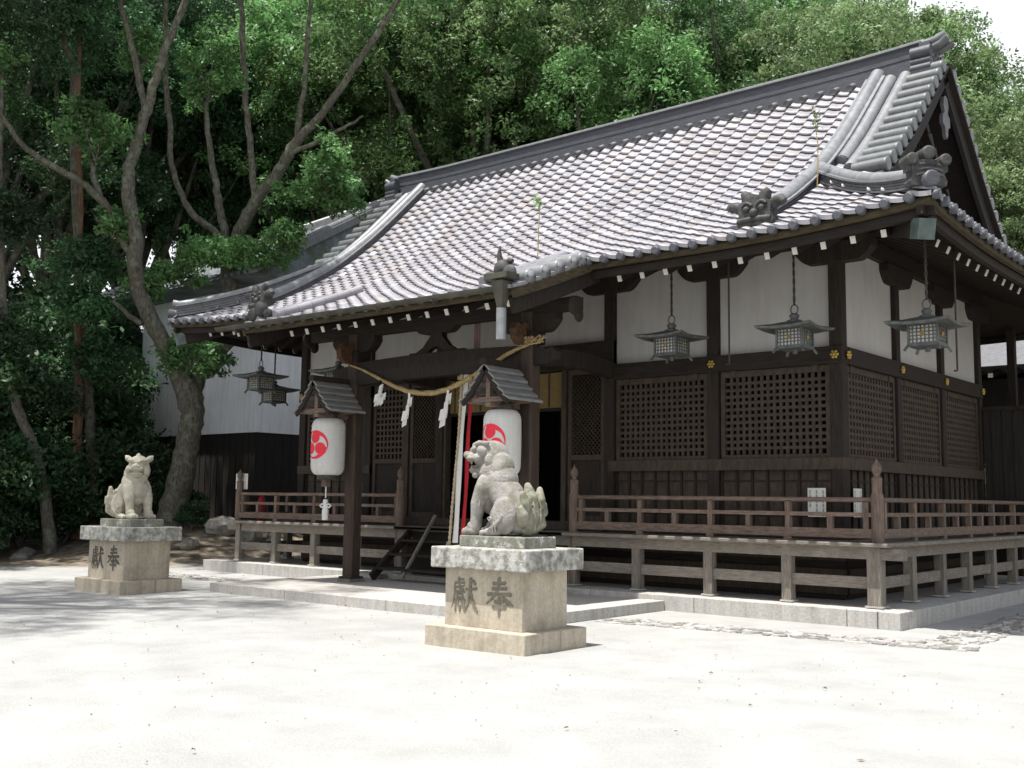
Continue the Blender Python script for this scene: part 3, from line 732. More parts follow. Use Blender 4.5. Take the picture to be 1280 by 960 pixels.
# long rails of the front and side
for (x0, x1) in ((-5.36, -1.2), (-13.6, -11.3)):
    rails((x0, WY0), (x1, WY0), F, Zw['nag0'], Zw['nag1'], .125, 'nageshi_beam', MT['woodx'])
    rails((x0, WY0), (x1, WY0), F, Zw['low1'], Zw['rail1'], .115, 'waist_beam', MT['lattice'])
    rails((x0, WY0), (x1, WY0), F, Zw['sill0'], Zw['sill1'], .12, 'sill_beam', MT['lattice'])
rails((WX1, WY0 + .12), (WX1, WY1), Rn, Zw['nag0'], Zw['nag1'] - .003, .122, 'nageshi_beam', MT['woodx'])
rails((WX1, WY0 + .12), (WX1, WY1), Rn, Zw['low1'], Zw['rail1'] - .003, .112, 'waist_beam', MT['lattice'])
rails((WX1, WY0 + .12), (WX1, WY1), Rn, Zw['sill0'], Zw['sill1'] - .003, .118, 'sill_beam', MT['lattice'])
rails((-13.7, WY0), (-1.1, WY0), F, 5.46, 5.84, .10, 'wall_plate', MT['woodx'])
rails((WX1, 1.42), (WX1, 8.0), Rn, 5.47, 5.84, .097, 'wall_plate', MT['woodx'])
for x in (-1.31, -3.36, -5.36, -13.5): gold_stud(x, WY0 - .135, 3.79, (0, -1, 0))
for y in (1.36, 3.54, 5.70, 7.8): gold_stud(WX1 + .135, y, 3.79, (1, 0, 0))
# boat-shaped bracket arms
def boat(c, d, L=1.15, h=.3, t=.16, name='bracket_arm', parent=None, m='wood'):
    c = Vector(c); d = Vector(d); nrm = Vector((-d.y, d.x, 0))
    poly = [(-L / 2, h), (-L / 2, h * .62)] + [(-L / 2 + L * .2 * u, h * (.62 - .62 * sin(u * pi / 2))) for u in np.linspace(.15, 1, 6)] + [(L / 2 - L * .2 * u, h * (.62 - .62 * sin(u * pi / 2))) for u in np.linspace(1, .15, 6)] + [(L / 2, h * .62), (L / 2, h)]
    mb = MB(); mb.prism(poly, c - nrm * t / 2, d, (0, 0, 1), nrm * t); return hp(mb, name, MT[m])
for x in colx: boat((x, WY0 - .05, 5.17), (1, 0, 0), 1.2, .3, .21)
for y in coly[1:]: boat((WX1 + .05, y, 5.17), (0, 1, 0), 1.1, .3, .2)
# centre bays: plaster above, lintel, doors, blind
mb = MB(); mb.box(-11.3, -5.46, WY0 - .02, WY0 + .06, 4.33, 5.55); hp(mb, 'plaster_panel', MT['plaster'])
rails((-11.3, WY0), (-5.26, WY0), F, 3.9, 4.35, .12, 'lintel', MT['woodx'])
rails((-11.3, WY0), (-5.46, WY0), F, 1.09, 1.24, .12, 'sill_beam', MT['lattice'])
def door(x0, x1, z0, z1, diag=True, name='door'):
    fr = MB(); y0, y1 = WY0 - .04, WY0 + .04
    for a, b_ in ((x0, x0 + .08), (x1 - .08, x1)): fr.box(a, b_, y0, y1, z0, z1)
    for za, zb in ((z0, z0 + .1), (z1 - .1, z1), (lerp(z0, z1, .40), lerp(z0, z1, .40) + .09)): fr.box(x0 + .08, x1 - .08, y0, y1, za, zb)
    o = hp(fr, name, MT['lattice'])
    g = MB(); za = lerp(z0, z1, .40) + .09; zb = z1 - .1; xa, xb = x0 + .08, x1 - .08
    if diag:
        for k in np.arange(-3, 3, .085):
            for sg in (1, -1):
                pts = []
                a = [(xa, xa * sg + k), (xb, xb * sg + k)]
                # clip to the frame
                off = k + (za + zb) / 2 - sg * (xa + xb) / 2
                p = []
                for t_ in np.linspace(xa, xb, 30):
                    z = sg * t_ + off
                    if za <= z <= zb: p.append((t_, z))
                if len(p) > 2: g.beam((p[0][0], WY0 + sg * .008, p[0][1]), (p[-1][0], WY0 + sg * .008, p[-1][1]), .014, .016, (0, 1, 0))
    else:
        nx = max(4, int((xb - xa) / .105))
        for k in range(1, nx): x = lerp(xa, xb, k / nx); g.box(x - .022, x + .022, WY0 - .02, WY0 + .015, za, zb)
        nz = int((zb - za) / .11)
        for k in range(1, nz): z = lerp(za, zb, k / nz); g.box(xa, xb, WY0 - .026, WY0 + .01, z - .022, z + .022)
    g.build('lattice_grid', MT['lattice'], o)
    p = MB(); p.box(xa, xb, WY0 + .001, WY0 + .03, z0 + .1, lerp(z0, z1, .40)); p.build('panel', MT['wood'], o)
door(-6.27, -5.48, 1.24, 3.9); door(-10.2, -9.32, 1.24, 3.9); door(-11.28, -10.36, 1.24, 3.9, False, 'lattice_door')
for x in (-6.35, -9.24, -10.28):
    mb = MB(); mb.box(x - .05, x + .05, WY0 - .07, WY0 + .07, 1.24, 3.9); hp(mb, 'door_jamb', MT['lattice'])
bl = MB(); bl.box(-9.18, -6.41, WY0 + .02, WY0 + .045, 3.25, 3.88); o = hp(bl, 'bamboo_blind', MT['blind'])
s_ = MB(); s_.box(-9.18, -6.41, WY0 + .01, WY0 + .055, 3.19, 3.245); s_.build('red_hem', MT['dark'], o)
g = MB()
for x in np.arange(-9.05, -6.4, .33): g.box(x - .02, x + .02, WY0 + .012, WY0 + .019, 3.26, 3.87)
g.build('blind_band', MT['gold'] if False else MT['lattice'], o)
# body: back wall with a lattice opening, floor, ceiling, left wall
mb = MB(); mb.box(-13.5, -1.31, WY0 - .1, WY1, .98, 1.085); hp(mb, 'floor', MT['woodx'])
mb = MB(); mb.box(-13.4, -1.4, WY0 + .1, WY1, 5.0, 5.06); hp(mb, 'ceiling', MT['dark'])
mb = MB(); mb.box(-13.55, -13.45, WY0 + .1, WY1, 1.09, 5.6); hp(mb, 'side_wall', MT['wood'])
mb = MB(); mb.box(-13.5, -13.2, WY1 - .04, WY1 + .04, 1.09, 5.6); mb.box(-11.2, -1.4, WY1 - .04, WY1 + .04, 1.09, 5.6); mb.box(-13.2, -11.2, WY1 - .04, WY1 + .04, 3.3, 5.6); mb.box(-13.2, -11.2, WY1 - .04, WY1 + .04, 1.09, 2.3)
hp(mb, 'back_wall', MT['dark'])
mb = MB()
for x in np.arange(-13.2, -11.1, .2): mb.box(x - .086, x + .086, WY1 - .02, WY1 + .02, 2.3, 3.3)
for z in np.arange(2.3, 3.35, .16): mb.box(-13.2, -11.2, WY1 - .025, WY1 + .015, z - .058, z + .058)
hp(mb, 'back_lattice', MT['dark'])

# side screen at the end of the veranda
mb = MB(); mb.box(-1.2, .15, 7.86, 7.94, .95, 3.42)
o = hp(mb, 'side_screen', MT['black_board'])
g = MB(); g.box(-1.24, .2, 7.82, 7.98, 3.42, 3.5)
for x in np.arange(-1.05, .15, .2): g.box(x - .012, x + .012, 7.845, 7.86, 1.1, 3.42)
g.build('screen_frame', MT['wood'], o)

# ------------------------------------------------------------------ veranda and railing (parts of the hall)
DZ = 1.086
vd = MB()
vd.box(-14.72, -.25, .25, 1.15, DZ - .055, DZ); vd.box(-1.15, -.25, 1.154, 8.4, DZ - .055, DZ); vd.box(-14.72, -13.6, 1.154, 8.4, DZ - .055, DZ)
dk = hp(vd, 'veranda_deck', MT['grey_beam'], .012)
eb = MB(); eb.box(-14.45, -.45, .42, .56, DZ - .22, DZ - .06); eb.box(-.56, -.42, .565, 8.3, DZ - .22, DZ - .06); eb.box(-14.6, -14.46, .565, 8.3, DZ - .22, DZ - .06)
eb.build('deck_beam', MT['grey_beam'], dk)
mb = MB(); mb.box(-.40, -.1, .40, .58, .86, 1.01); mb.build('beam_end', MT['grey_beam'], dk)
mb = MB(); mb.box(-14.95, -14.6, .42, .56, .88, 1.0); mb.build('beam_end', MT['grey_beam'], dk)
fx = [-.495 - 1.266 * k for k in range(5)] + [-14.6 + 1.255 * k for k in range(5)]
fx[4] = -5.55
def dpost(x, y, wd=.15):
    mb = MB(); j = rng.uniform(-.008, .008)
    mb.box(x - wd / 2 + j, x + wd / 2 + j, y - wd / 2, y + wd / 2, HF + .015, DZ - .06); o = hp(mb, 'veranda_post', MT['grey_wood'], .01)
    mb = MB(); mb.box(x - wd * .64, x + wd * .64, y - wd * .64, y + wd * .64, HF, HF + .022); mb.build('post_stone', MT['granite'], o)
for i, x in enumerate(fx): dpost(x, .5, .19 if i == 0 else .15)
ry = [.5 + 1.27 * k for k in range(1, 7)]
for y in ry: dpost(-.495, y); dpost(-14.55, y)
for x in np.arange(-9.2, -5.8, 1.2): dpost(x, 1.0)
for bb in ((-5.5, -.57, .475, .525, .47, .625), (-14.55, -9.65, .475, .525, .47, .625), (-.52, -.47, .6, 8.2, .47, .622), (-14.575, -14.525, .6, 8.2, .47, .622)):
    tb = MB(); tb.box(*bb); hp(tb, 'tie_beam', MT['grey_beam'])
# dark boarding further in below the floor
mb = MB(); mb.box(-13.5, -1.3, 1.34, 1.42, HF, 1.0); mb.box(-1.36, -1.28, 1.42, 7.85, HF, 1.0); sk = hp(mb, 'skirt_wall', MT['woodx'])
mb = MB()
for z in (.36, .6, .84): mb.box(-13.5, -1.25, 1.30, 1.335, z - .06, z + .06); mb.box(-1.275, -1.24, 1.42, 7.85, z - .06, z + .06)
mb.build('skirt_rails', MT['lattice'], sk)

def newel(x, y, z0, ztop, wd=.17):
    root = MB(); h = ztop - z0
    zc = ztop - .50
    root.lathe([(wd / 2, z0), (wd / 2, zc), (wd * .46, zc + .02), (wd * .40, zc + .05), (wd * .40, zc + .20), (wd * .43, zc + .22), (wd * .40, zc + .25), (wd * .22, zc + .265), (wd * .22, zc + .29), (wd * .36, zc + .33), (wd * .40, zc + .375), (wd * .33, zc + .42), (wd * .16, zc + .455), (wd * .05, zc + .49), (.004, zc + .51)], (x, y, 0), 16)
    return root
def railing(p0, p1, newels, step=1.27, posts=None):
    p0 = Vector((*p0, 0)); p1 = Vector((*p1, 0)); d = (p1 - p0).normalized(); L = (p1 - p0).length; n = Vector((-d.y, d.x, 0))
    mb = MB(); mb.tube([p0 + Vector((0, 0, 1.662)), p1 + Vector((0, 0, 1.662))], .034, 10)
    R = hp(mb, 'railing', MT['rail'])
    m = MB(); m.beam(p0 + Vector((0, 0, 1.46)), p1 + Vector((0, 0, 1.46)), .075, .055); m.build('middle_rail', MT['rail'], R)
    m = MB(); m.beam(p0 + Vector((0, 0, 1.205)), p1 + Vector((0, 0, 1.205)), .09, .125); m.build('bottom_rail', MT['rail'], R)
    k = int(round(L / step))
    for i in range(2 * k + 1):
        c = p0 + d * (L * i / (2 * k))
        if i in (0, 2 * k): c = p0 + d * (.11 if i == 0 else L - .11)
        tall = i % 2 == 0 or i in (0, 2 * k)
        q = MB(); q.beam(c + Vector((0, 0, 1.268)), c + Vector((0, 0, 1.63 if tall else 1.433)), .085 if tall else .075, .075, d)
        q.build('baluster', MT['rail_v'], R)
        if i % 2 == 0 and 0 < i < 2 * k:
            q = MB(); q.beam(c - d * .06 + Vector((0, 0, 1.114)), c + d * .06 + Vector((0, 0, 1.114)), .09, .055); q.build('rail_foot', MT['rail'], R)
    for (x, y, z0, zt) in newels: newel(x, y, z0, zt).build('newel_post', MT['rail_v'], R)
    return R
railing((-.5, .5), (-5.5, .5), [(-.46, .5, DZ, 2.21), (-5.55, .5, HF, 2.19)])
railing((-.46, .58), (-.46, 8.1), [])
railing((-9.62, .5), (-14.62, .5), [(-9.65, .5, HF, 2.2), (-14.68, .5, DZ, 2.19)])
railing((-14.68, .58), (-14.68, 8.1), [])
# stone feet of the centre newels
for x in (-5.55, -9.65):
    mb = MB(); mb.box(x - .32, x + .3, -.1, .0 - .008, .15, .235); 
    mb = MB(); mb.box(x - .45, x + .22, -.35, -.012, .146, .232); hp(mb, 'newel_stone', MT['granite'], .01)
# entrance stairs with a slanting handrail
sr = MB()
for i, (y0, y1, z) in enumerate(((-.5, -.2, .38), (-.2, .1, .62), (.1, .4, .86))): sr.box(-9.2, -6.0, y0, y1 + .03, z - .045, z)
S = hp(sr, 'stairs', MT['wood'])
for x in (-9.25, -5.95):
    m = MB(); m.beam((x, -.55, .2), (x, .42, 1.0), .07, .14); m.build('stringer', MT['wood'], S)
m = MB(); m.beam((-8.5, -.55, .2), (-8.62, .4, 1.3), .045, .05); m.build('handrail', MT['grey_wood'], S)
m = MB(); m.box(-9.2, -6.0, .405, .44, .15, 1.0); m.build('riser_board', MT['dark'], S)
mb = MB(); mb.box(-9.55, -5.62, .25, 1.2, DZ - .06, DZ - .004); hp(mb, 'porch_floor', MT['woodx'])

# ------------------------------------------------------------------ porch structure
PX = (-9.3, -5.3); PY = -1.0
for x in PX:
    mb = MB(); wd = .24; c = .03
    poly = [(-wd / 2 + c, -wd / 2), (wd / 2 - c, -wd / 2), (wd / 2, -wd / 2 + c), (wd / 2, wd / 2 - c), (wd / 2 - c, wd / 2), (-wd / 2 + c, wd / 2), (-wd / 2, wd / 2 - c), (-wd / 2, -wd / 2 + c)]
    mb.prism(poly, (x, PY, .2), (1, 0, 0), (0, 1, 0), (0, 0, 4.3)); o = hp(mb, 'porch_post', MT['post_wood'])
    mb = MB(); mb.lathe([(.235, .146), (.23, .19), (.19, .20)], (x, PY, 0), 4, False, pi / 4); mb.build('post_stone', MT['stone_dark'], o)
    mb = MB(); mb.box(x - .15, x + .15, PY - .15, PY + .15, .2, .235); mb.build('iron_collar', MT['chain'], o)
    boat((x, PY, 4.18), (1, 0, 0), 1.1, .28, .2)
    mb = MB(); mb.box(x - .17, x + .17, PY - .17, PY + .17, 4.0, 4.2); hp(mb, 'bearing_block', MT['wood'], .02)
    # connecting beam to the hall (curved)
    pts = [(x, y, 3.80 + .09 * math.sin(pi * (y + 1) / 2.3)) for y in np.linspace(-.9, 1.2, 9)]
    mb = MB(); mb.sweep([(-.08, -.13), (.08, -.13), (.08, .13), (-.08, .13)], pts); hp(mb, 'curved_beam', MT['wood'])
    sg = 1 if x > -7 else -1
    # carved beam noses outside the post
    poly = [(0, -.13), (.28, -.13), (.42, -.06), (.46, .05), (.38, .13), (.26, .10), (.2, .14), (0, .14)]
    mb = MB(); mb.prism(poly if sg > 0 else poly[::-1], (x + sg * .1, PY - .08, 3.8), (sg, 0, 0), (0, 0, 1), (0, .16, 0)); hp(mb, 'beam_nose', MT['wood'])
    mb = MB(); mb.prism(poly[::-1], (x - .06, PY - .1, 4.14), (0, -.75, 0), (0, 0, 1.3), (.12, 0, 0)); hp(mb, 'beam_nose', MT['rust_wood'])
# rainbow beam
pts = [(x, PY, 3.78 + .05 * math.sin(pi * (x + 9.3) / 4)) for x in np.linspace(-9.2, -5.4, 13)]
mb = MB(); mb.sweep([(-.1, -.2), (.1, -.2), (.12, 0), (.1, .2), (-.1, .2), (-.12, 0)], pts); hp(mb, 'rainbow_beam', MT['wood'])
# frog-leg strut in the middle of the beam
prof = [(0, .18), (.10, .18), (.14, .05), (.30, -.12), (.46, -.2), (.62, -.2), (.62, -.28), (.30, -.28), (.12, -.16), (0, -.12)]
poly = [(-a, b_) for a, b_ in prof[::-1]][:-1] + prof
mb = MB(); mb.prism(poly, (-7.3, PY + .05, 4.26), (1, 0, 0), (0, 0, 1), (0, -.1, 0)); o = hp(mb, 'frog_leg_strut', MT['wood'])
boat((-7.3, PY, 4.36), (1, 0, 0), .95, .16, .16)
rails((-10.5, PY), (-4.35, PY), F, 4.46, 4.66, .09, 'porch_plate', MT['woodx'])
# porch soffit and eave boards
mb = MB(); sheet(mb, lambda u, y: (lerp(-10.45, -4.4, u), y, lerp(4.56, 5.36, (y + 2.5) / 2.4)), [0, .5, 1], [-2.5, -1.2, -.1, .3]); hp(mb, 'porch_soffit', MT['woodx'])
mb = MB(); mb.box(-10.5, -4.36, -2.56, -2.47, 4.45, 4.55); hp(mb, 'eave_board', MT['eave'])
# swept verge boards and cross-laid verge tiles on both sides of the porch roof
for X, sx in ((-4.36, 1), (-10.5, -1)):
    ys = np.linspace(-2.58, -.55, 14)
    pts = [(X + .02 * sx, y, zprof(y - YE) - .06) for y in ys]
    mb = MB(); mb.sweep([(-.04, -.10), (.04, -.10), (.04, .03), (-.04, .03)], pts); v = hp(mb, 'verge_board', MT['eave'])
    mb = MB(); mb.sweep([(-.035, -.32), (.035, -.32), (.035, -.1), (-.035, -.1)], [(p[0] - .08 * sx, p[1], p[2]) for p in pts]); mb.build('verge_board_lower', MT['wood'], v)
    mb = MB(); mb.ell((X - .05, -1.05, 4.52), (.06, .17, .15)); mb.ell((X - .05, -.95, 4.4), (.05, .1, .12)); mb.build('verge_pendant', MT['wood'], v)
    for i, y in enumerate((-2.22, -1.88, -1.54, -1.2, -.95)):
        z = zprof(y - YE) + .07; mb = MB()
        mb.tube([(X - .62 * sx, y, z + .02), (X, y, z), (X + .05 * sx, y, z), (X + .055 * sx, y, z), (X + .04 * sx, y, z)], [.10, .108, .112, .085, .08], 14); vt = mb.build('verge_tile', MT['cap'], v)
        mb = MB(); mb.tube([(X + .04 * sx, y, z), (X + .052 * sx, y, z)], .086, 14); mb.build('tile_face', MT['ridge'], vt)
    mb = MB(); mb.box(min(X, X - .5 * sx), max(X, X - .5 * sx), -2.5, -.9, 0, .001) 
    mb = MB(); mb.sweep([(-.25, -.02), (.25, -.02), (.25, .03), (-.25, .03)], [(X - .22 * sx, y, zprof(y - YE)) for y in ys]); mb.build('verge_course', MT['tile'], v)
    cap_tiles([(X - .68 * sx, y, zprof(y - YE) + .10) for y in np.linspace(-.5, -2.45, 8)], .08, .32, .02).build('round_tile_run', MT['tile'], v)
    mb = MB()   # small ornament at the foot of the run
    mb.ell((X - .3 * sx, -2.45, 4.86), (.13, .11, .14)); mb.ell((X - .12 * sx, -2.5, 4.78), (.12, .06, .12)); mb.tube([(X - .33 * sx, -2.45, 4.95), (X - .34 * sx, -2.47, 5.08), (X - .32 * sx, -2.48, 5.2)], [.05, .035, .008], 8)
    mb.tube([(X - .25 * sx, -2.4, 4.9), (X - .18 * sx, -2.42, 4.98), (X - .12 * sx, -2.44, 4.96)], [.06, .05, .03], 8)
    mb.ell((X - .52 * sx, -2.47, 4.77), (.1, .07, .08)); mb.build('ornament_tile', MT['oni'], v)
# gutter, brackets, hopper and down-pipe
gp = [(cos(a) * .07, sin(a) * .07) for a in np.linspace(pi, 2 * pi, 8)] + [(cos(a) * .06, sin(a) * .06) for a in np.linspace(2 * pi, pi, 8)]
mb = MB(); mb.sweep(gp, [(-11.2, -2.64, 4.60), (-8, -2.64, 4.585), (-4.6, -2.64, 4.57)]); G = hp(mb, 'gutter', MT['gutter'])
mb = MB()
for x in (-10.6, -9.4, -8.2, -7.0, -5.8): mb.tube([(x, -2.72, 4.50), (x, -2.66, 4.46), (x, -2.58, 4.47)], .012, 6)
mb.build('gutter_bracket', MT['gutter'], G)
mb = MB(); mb.lathe([(.07, 4.22), (.07, 4.3), (.15, 4.6), (.155, 4.64), (.12, 4.64)], (-4.52, -2.62, 0), 4, False, pi / 4);  mb.box(-4.72, -4.30, -2.78, -2.5, 4.66, 4.74)
mb.build('rain_hopper', MT['gutter'], G)
mb = MB(); mb.tube([(-4.52, -2.62, 4.26), (-4.52, -2.62, 3.82)], .072, 12); mb.build('down_pipe', MT['lead'], G)

# ------------------------------------------------------------------ hanging bronze lanterns
def hanging_lantern(x, y, zb, ztop, rzr, label):
    root = empty('hanging_lantern', (x, y, zb), label, 'lantern', 'bronze lanterns hanging under the eaves', rzr)
    a = .40
    mb = MB()   # flared square roof with pointed corners
    ring = [(.05, .36), (.12, .345), (.24, .30), (.40, .255)]; n = 16; vs = []
    for r_, z in ring:
        for k in range(n):
            t_ = 2 * pi * k / n + pi / 4; q = max(abs(cos(t_)), abs(sin(t_))); fl = 1.0 / q
            corner = (fl - 1) / .4142
            vs.append((r_ * fl * cos(t_) * (1 + .06 * corner * (r_ > .3)), r_ * fl * sin(t_) * (1 + .06 * corner * (r_ > .3)), z + .03 * corner ** 2 * (r_ / .4) ** 2))
    fs = [(i * n + (k + 1) % n, i * n + k, (i + 1) * n + k, (i + 1) * n + (k + 1) % n) for i in range(3) for k in range(n)]
    m_ = len(vs); vs += [(p[0] * .97, p[1] * .97, p[2] - .035) for p in vs[-n:]]; vs += [(p[0] * .45, p[1] * .45, .25) for p in vs[-n:]]
    fs += [(m_ - n + (k + 1) % n, m_ - n + k, m_ + k, m_ + (k + 1) % n) for k in range(n)] + [(m_ + (k + 1) % n, m_ + k, m_ + n + k, m_ + n + (k + 1) % n) for k in range(n)] + [tuple(range(m_ + n, m_ + 2 * n))]
    mb.add(vs, fs); rf_ = mb.build('roof', MT['bronze'], root)
    mb = MB(); mb.lathe([(.10, .345), (.11, .37), (.06, .385), (.055, .41), (.075, .43), (.06, .46), (.03, .475)], (0, 0, 0), 12)
    mb.tube([(.055 * cos(t_), 0, .53 + .07 * sin(t_)) for t_ in np.linspace(0, 2 * pi, 16)], .010, 6); mb.build('finial_ring', MT['bronze'], rf_)
    h = .185; mb = MB()
    for sx in (-1, 1):
        for sy in (-1, 1):
            mb.box(sx * h - .016, sx * h + .016, sy * h - .016, sy * h + .016, -.02, .26)
            mb.beam((sx * h, sy * h, -.02), (sx * (h + .045), sy * (h + .045), -.10), .03, .03, (0, 1, 0))
    for z0, z1 in ((-.03, .0), (.232, .26)):
        for s_ in (-1, 1):
            mb.box(-h + .016, h - .016, s_ * h - .014, s_ * h + .014, z0, z1); mb.box(s_ * h - .014, s_ * h + .014, -h + .016, h - .016, z0, z1)
    mb.box(-h - .02, h + .02, -h - .02, h + .02, -.045, -.032); mb.lathe([(.03, -.11), (.045, -.05)], (0, 0, 0), 8)
    mb.build('frame', MT['bronze'], root)
    g = MB()
    for s_ in (-1, 1):
        for k in range(1, 7):
            t_ = -h + 2 * h * k / 7; g.box(t_ - .008, t_ + .008, s_ * h - .004, s_ * h + .004, 0, .232); g.box(s_ * h - .004, s_ * h + .004, t_ - .008, t_ + .008, 0, .232)
        for k in range(1, 5):
            z = .232 * k / 5; g.box(-h, h, s_ * (h + .002) - .004, s_ * (h + .002) + .004, z - .007, z + .007); g.box(s_ * (h + .002) - .004, s_ * (h + .002) + .004, -h, h, z - .007, z + .007)
    g.build('lattice', MT['bronze'], root)
    for n_, sdv in (((0, -1, 0), (1, 0, 0)), ((1, 0, 0), (0, 1, 0)), ((0, 1, 0), (1, 0, 0)), ((-1, 0, 0), (0, 1, 0))):
        n_ = Vector(n_); sd = Vector(sdv); c = n_ * (h + .01) + Vector((0, 0, .12)); q = MB(); q.ell(c, (.010,) * 3, nu=8, nv=6)
        for k in range(5):
            t_ = 2 * pi * k / 5 + pi / 2; q.ell(c + sd * .022 * cos(t_) + Vector((0, 0, .022 * sin(t_))), (.013,) * 3, nu=8, nv=6)
        q.build('crest', MT['gold'], root)
    pp = MB(); pp.box(-h + .01, h - .01, -h + .01, h - .01, .005, .225); pp.build('paper_box', MT['lantern_paper'], root)
    ch = MB(); L = ztop - zb; z = .59; k = 0
    while z < L:
        s_ = .018; e = min(z + .07, L)
        if k % 2: ch.box(-s_, s_, -.007, .007, z, e)
        else: ch.box(-.007, .007, -s_, s_, z, e)
        z += .062; k += 1
    ch.build('chain', MT['chain'], root)
    return root
hanging_lantern(-3.55, .3, 3.87, 5.32, 0, 'bronze hanging lantern before the plaster panel beside the porch')
hanging_lantern(-1.52, .3, 3.82, 5.30, 0, 'bronze hanging lantern before the plaster panel by the corner column')
hanging_lantern(.3, .42, 3.72, 5.35, 0, 'bronze hanging lantern under the right side eave past the corner')
hanging_lantern(-11.3, .3, 3.85, 5.32, 0, 'bronze hanging lantern half hidden above the left paper lantern canopy')
hanging_lantern(-13.55, .1, 3.88, 5.22, 0, 'bronze hanging lantern against the white storehouse wall, farther left of two')
hanging_lantern(-14.9, 1.5, 3.79, 5.35, 0, 'bronze hanging lantern behind the leftmost one, hanging slightly lower')
for nm, (x, y, z0, z1), lb in (('hanging_rod', (-2.56, .3, 3.64, 5.3), 'thin dark iron rod hanging in front of the white panels'), ('hanging_rod', (.3, 1.6, 3.48, 5.35), 'thin dark iron rod hanging beside the right side lantern')):
    mb = MB(); mb.tube([(x, y, z0), (x, y, z1)], .014, 6); mb.tube([(x - .05, y, z0), (x, y, z0)], .012, 6); o = mb.build(nm, MT['chain']); tag(o, lb, 'rod', 'iron rods under the eaves')

# ------------------------------------------------------------------ paper lanterns with red comma crest, and their roofs
def tomoe_polys():
    out = []
    for k in range(3):
        b0 = pi / 2 + 2 * pi * k / 3; c = (.5 * cos(b0), .5 * sin(b0)); r_ = .40
        head = [(c[0] + r_ * cos(t_), c[1] + r_ * sin(t_)) for t_ in np.linspace(0, 2 * pi, 28)[:-1]]
        out.append(head)
        o_ = []; i_ = []
        for t_ in np.linspace(-20, 112, 26):
            th = b0 - radians(t_); rin = .50 + .47 * (max(0, t_) / 112) ** .6
            o_.append((.995 * cos(th), .995 * sin(th))); i_.append((rin * cos(th), rin * sin(th)))
            if t_ < 0: o_[-1] = ((.9 + .095 * (1 + t_ / 20)) * cos(th), (.9 + .095 * (1 + t_ / 20)) * sin(th))
        out.append((o_, i_))
    return out
def paper_lantern(x, y, zb, h, R0, label, rzr=0, tassel=False):
    root = empty('paper_lantern', (x, y, zb), label, 'paper lantern', 'white paper lanterns at the porch', 0)
    def rad(t):   # t in 0..1
        e = min(t, 1 - t) / .16
        return R0 * (1 if e >= 1 else (.62 + .38 * math.sqrt(max(0, 1 - (1 - e) ** 2)))) * (1 + .03 * math.sin(pi * t))
    N = 96; prof = [(rad(i / N) - (.006 if i % 4 == 0 else 0), h * i / N) for i in range(N + 1)]
    mb = MB(); mb.lathe(prof, (0, 0, 0), 40); bo = mb.build('paper_body', MT['lantern_paper'], root)
    cr = MB(); cz = h * .525; CR = .252
    def onsurf(px, pz):
        a = px / R0 - pi / 2 + rzr; z = cz + pz; r_ = rad(z / h) + .004; return (r_ * cos(a), r_ * sin(a), z)
    for p in tomoe_polys():
        if isinstance(p, tuple):
            o_, i_ = p; n = len(o_); vs = []
            for q in range(n):
                for u in (0, .33, .66, 1): vs.append(onsurf(CR * lerp(i_[q][0], o_[q][0], u), CR * lerp(i_[q][1], o_[q][1], u)))
            cr.add(vs, [(4 * q + u, 4 * q + u + 1, 4 * (q + 1) + u + 1, 4 * (q + 1) + u) for q in range(n - 1) for u in range(3)], True)
        else:
            c = (sum(q[0] for q in p) / len(p), sum(q[1] for q in p) / len(p)); vs = []; n = len(p)
            for u in (.02, .35, .7, 1): vs += [onsurf(CR * lerp(c[0], q[0], u), CR * lerp(c[1], q[1], u)) for q in p]
            cr.add(vs, [(u * n + k, u * n + (k + 1) % n, (u + 1) * n + (k + 1) % n, (u + 1) * n + k) for u in range(3) for k in range(n)] + [tuple(range(n))], True)
    cr.build('crest', MT['red'], bo)
    for nm, z0, z1 in (('top_ring', h - .012, h + .075), ('bottom_ring', -.07, .012)):
        q = MB(); q.lathe([(R0 * .60, z0), (R0 * .62, z0 + .01), (R0 * .62, z1 - .01), (R0 * .60, z1)], (0, 0, 0), 24); q.build(nm, MT['oni'], root)
    q = MB(); q.tube([(0, 0, h + .07), (0, 0, h + .22)], .012, 6); q.build('hanger', MT['chain'], root)
    if tassel:
        q = MB(); q.box(-.09, .03, -.05, .05, -.2, -.075); q.build('bottom_block', MT['rail'], root)
        q = MB(); q.tube([(0, -.02, -.2), (0, -.02, -.40)], .012, 6); q.lathe([(.03, -.42), (.045, -.44), (.045, -.5)], (0, -.02, 0), 8); 
        for s_ in (-1, 1): q.tube([(s_ * .015, -.02, -.52), (s_ * .09, -.02, -.50), (s_ * .15, -.02, -.53), (s_ * .1, -.02, -.56), (s_ * .015, -.02, -.54)], .016, 6)
        q.lathe([(.055, -.78), (.06, -.62), (.045, -.55), (.03, -.5)], (0, -.02, 0), 10); q.build('tassel', MT['paper'], root)
paper_lantern(-9.52, -1.42, 1.99, 1.0, .29, 'white paper lantern with red three-comma crest hanging before the left porch post', 0, True)
paper_lantern(-5.47, -1.45, 1.96, 1.0, .285, 'white paper lantern behind the right stone lion, crest half hidden', 0)
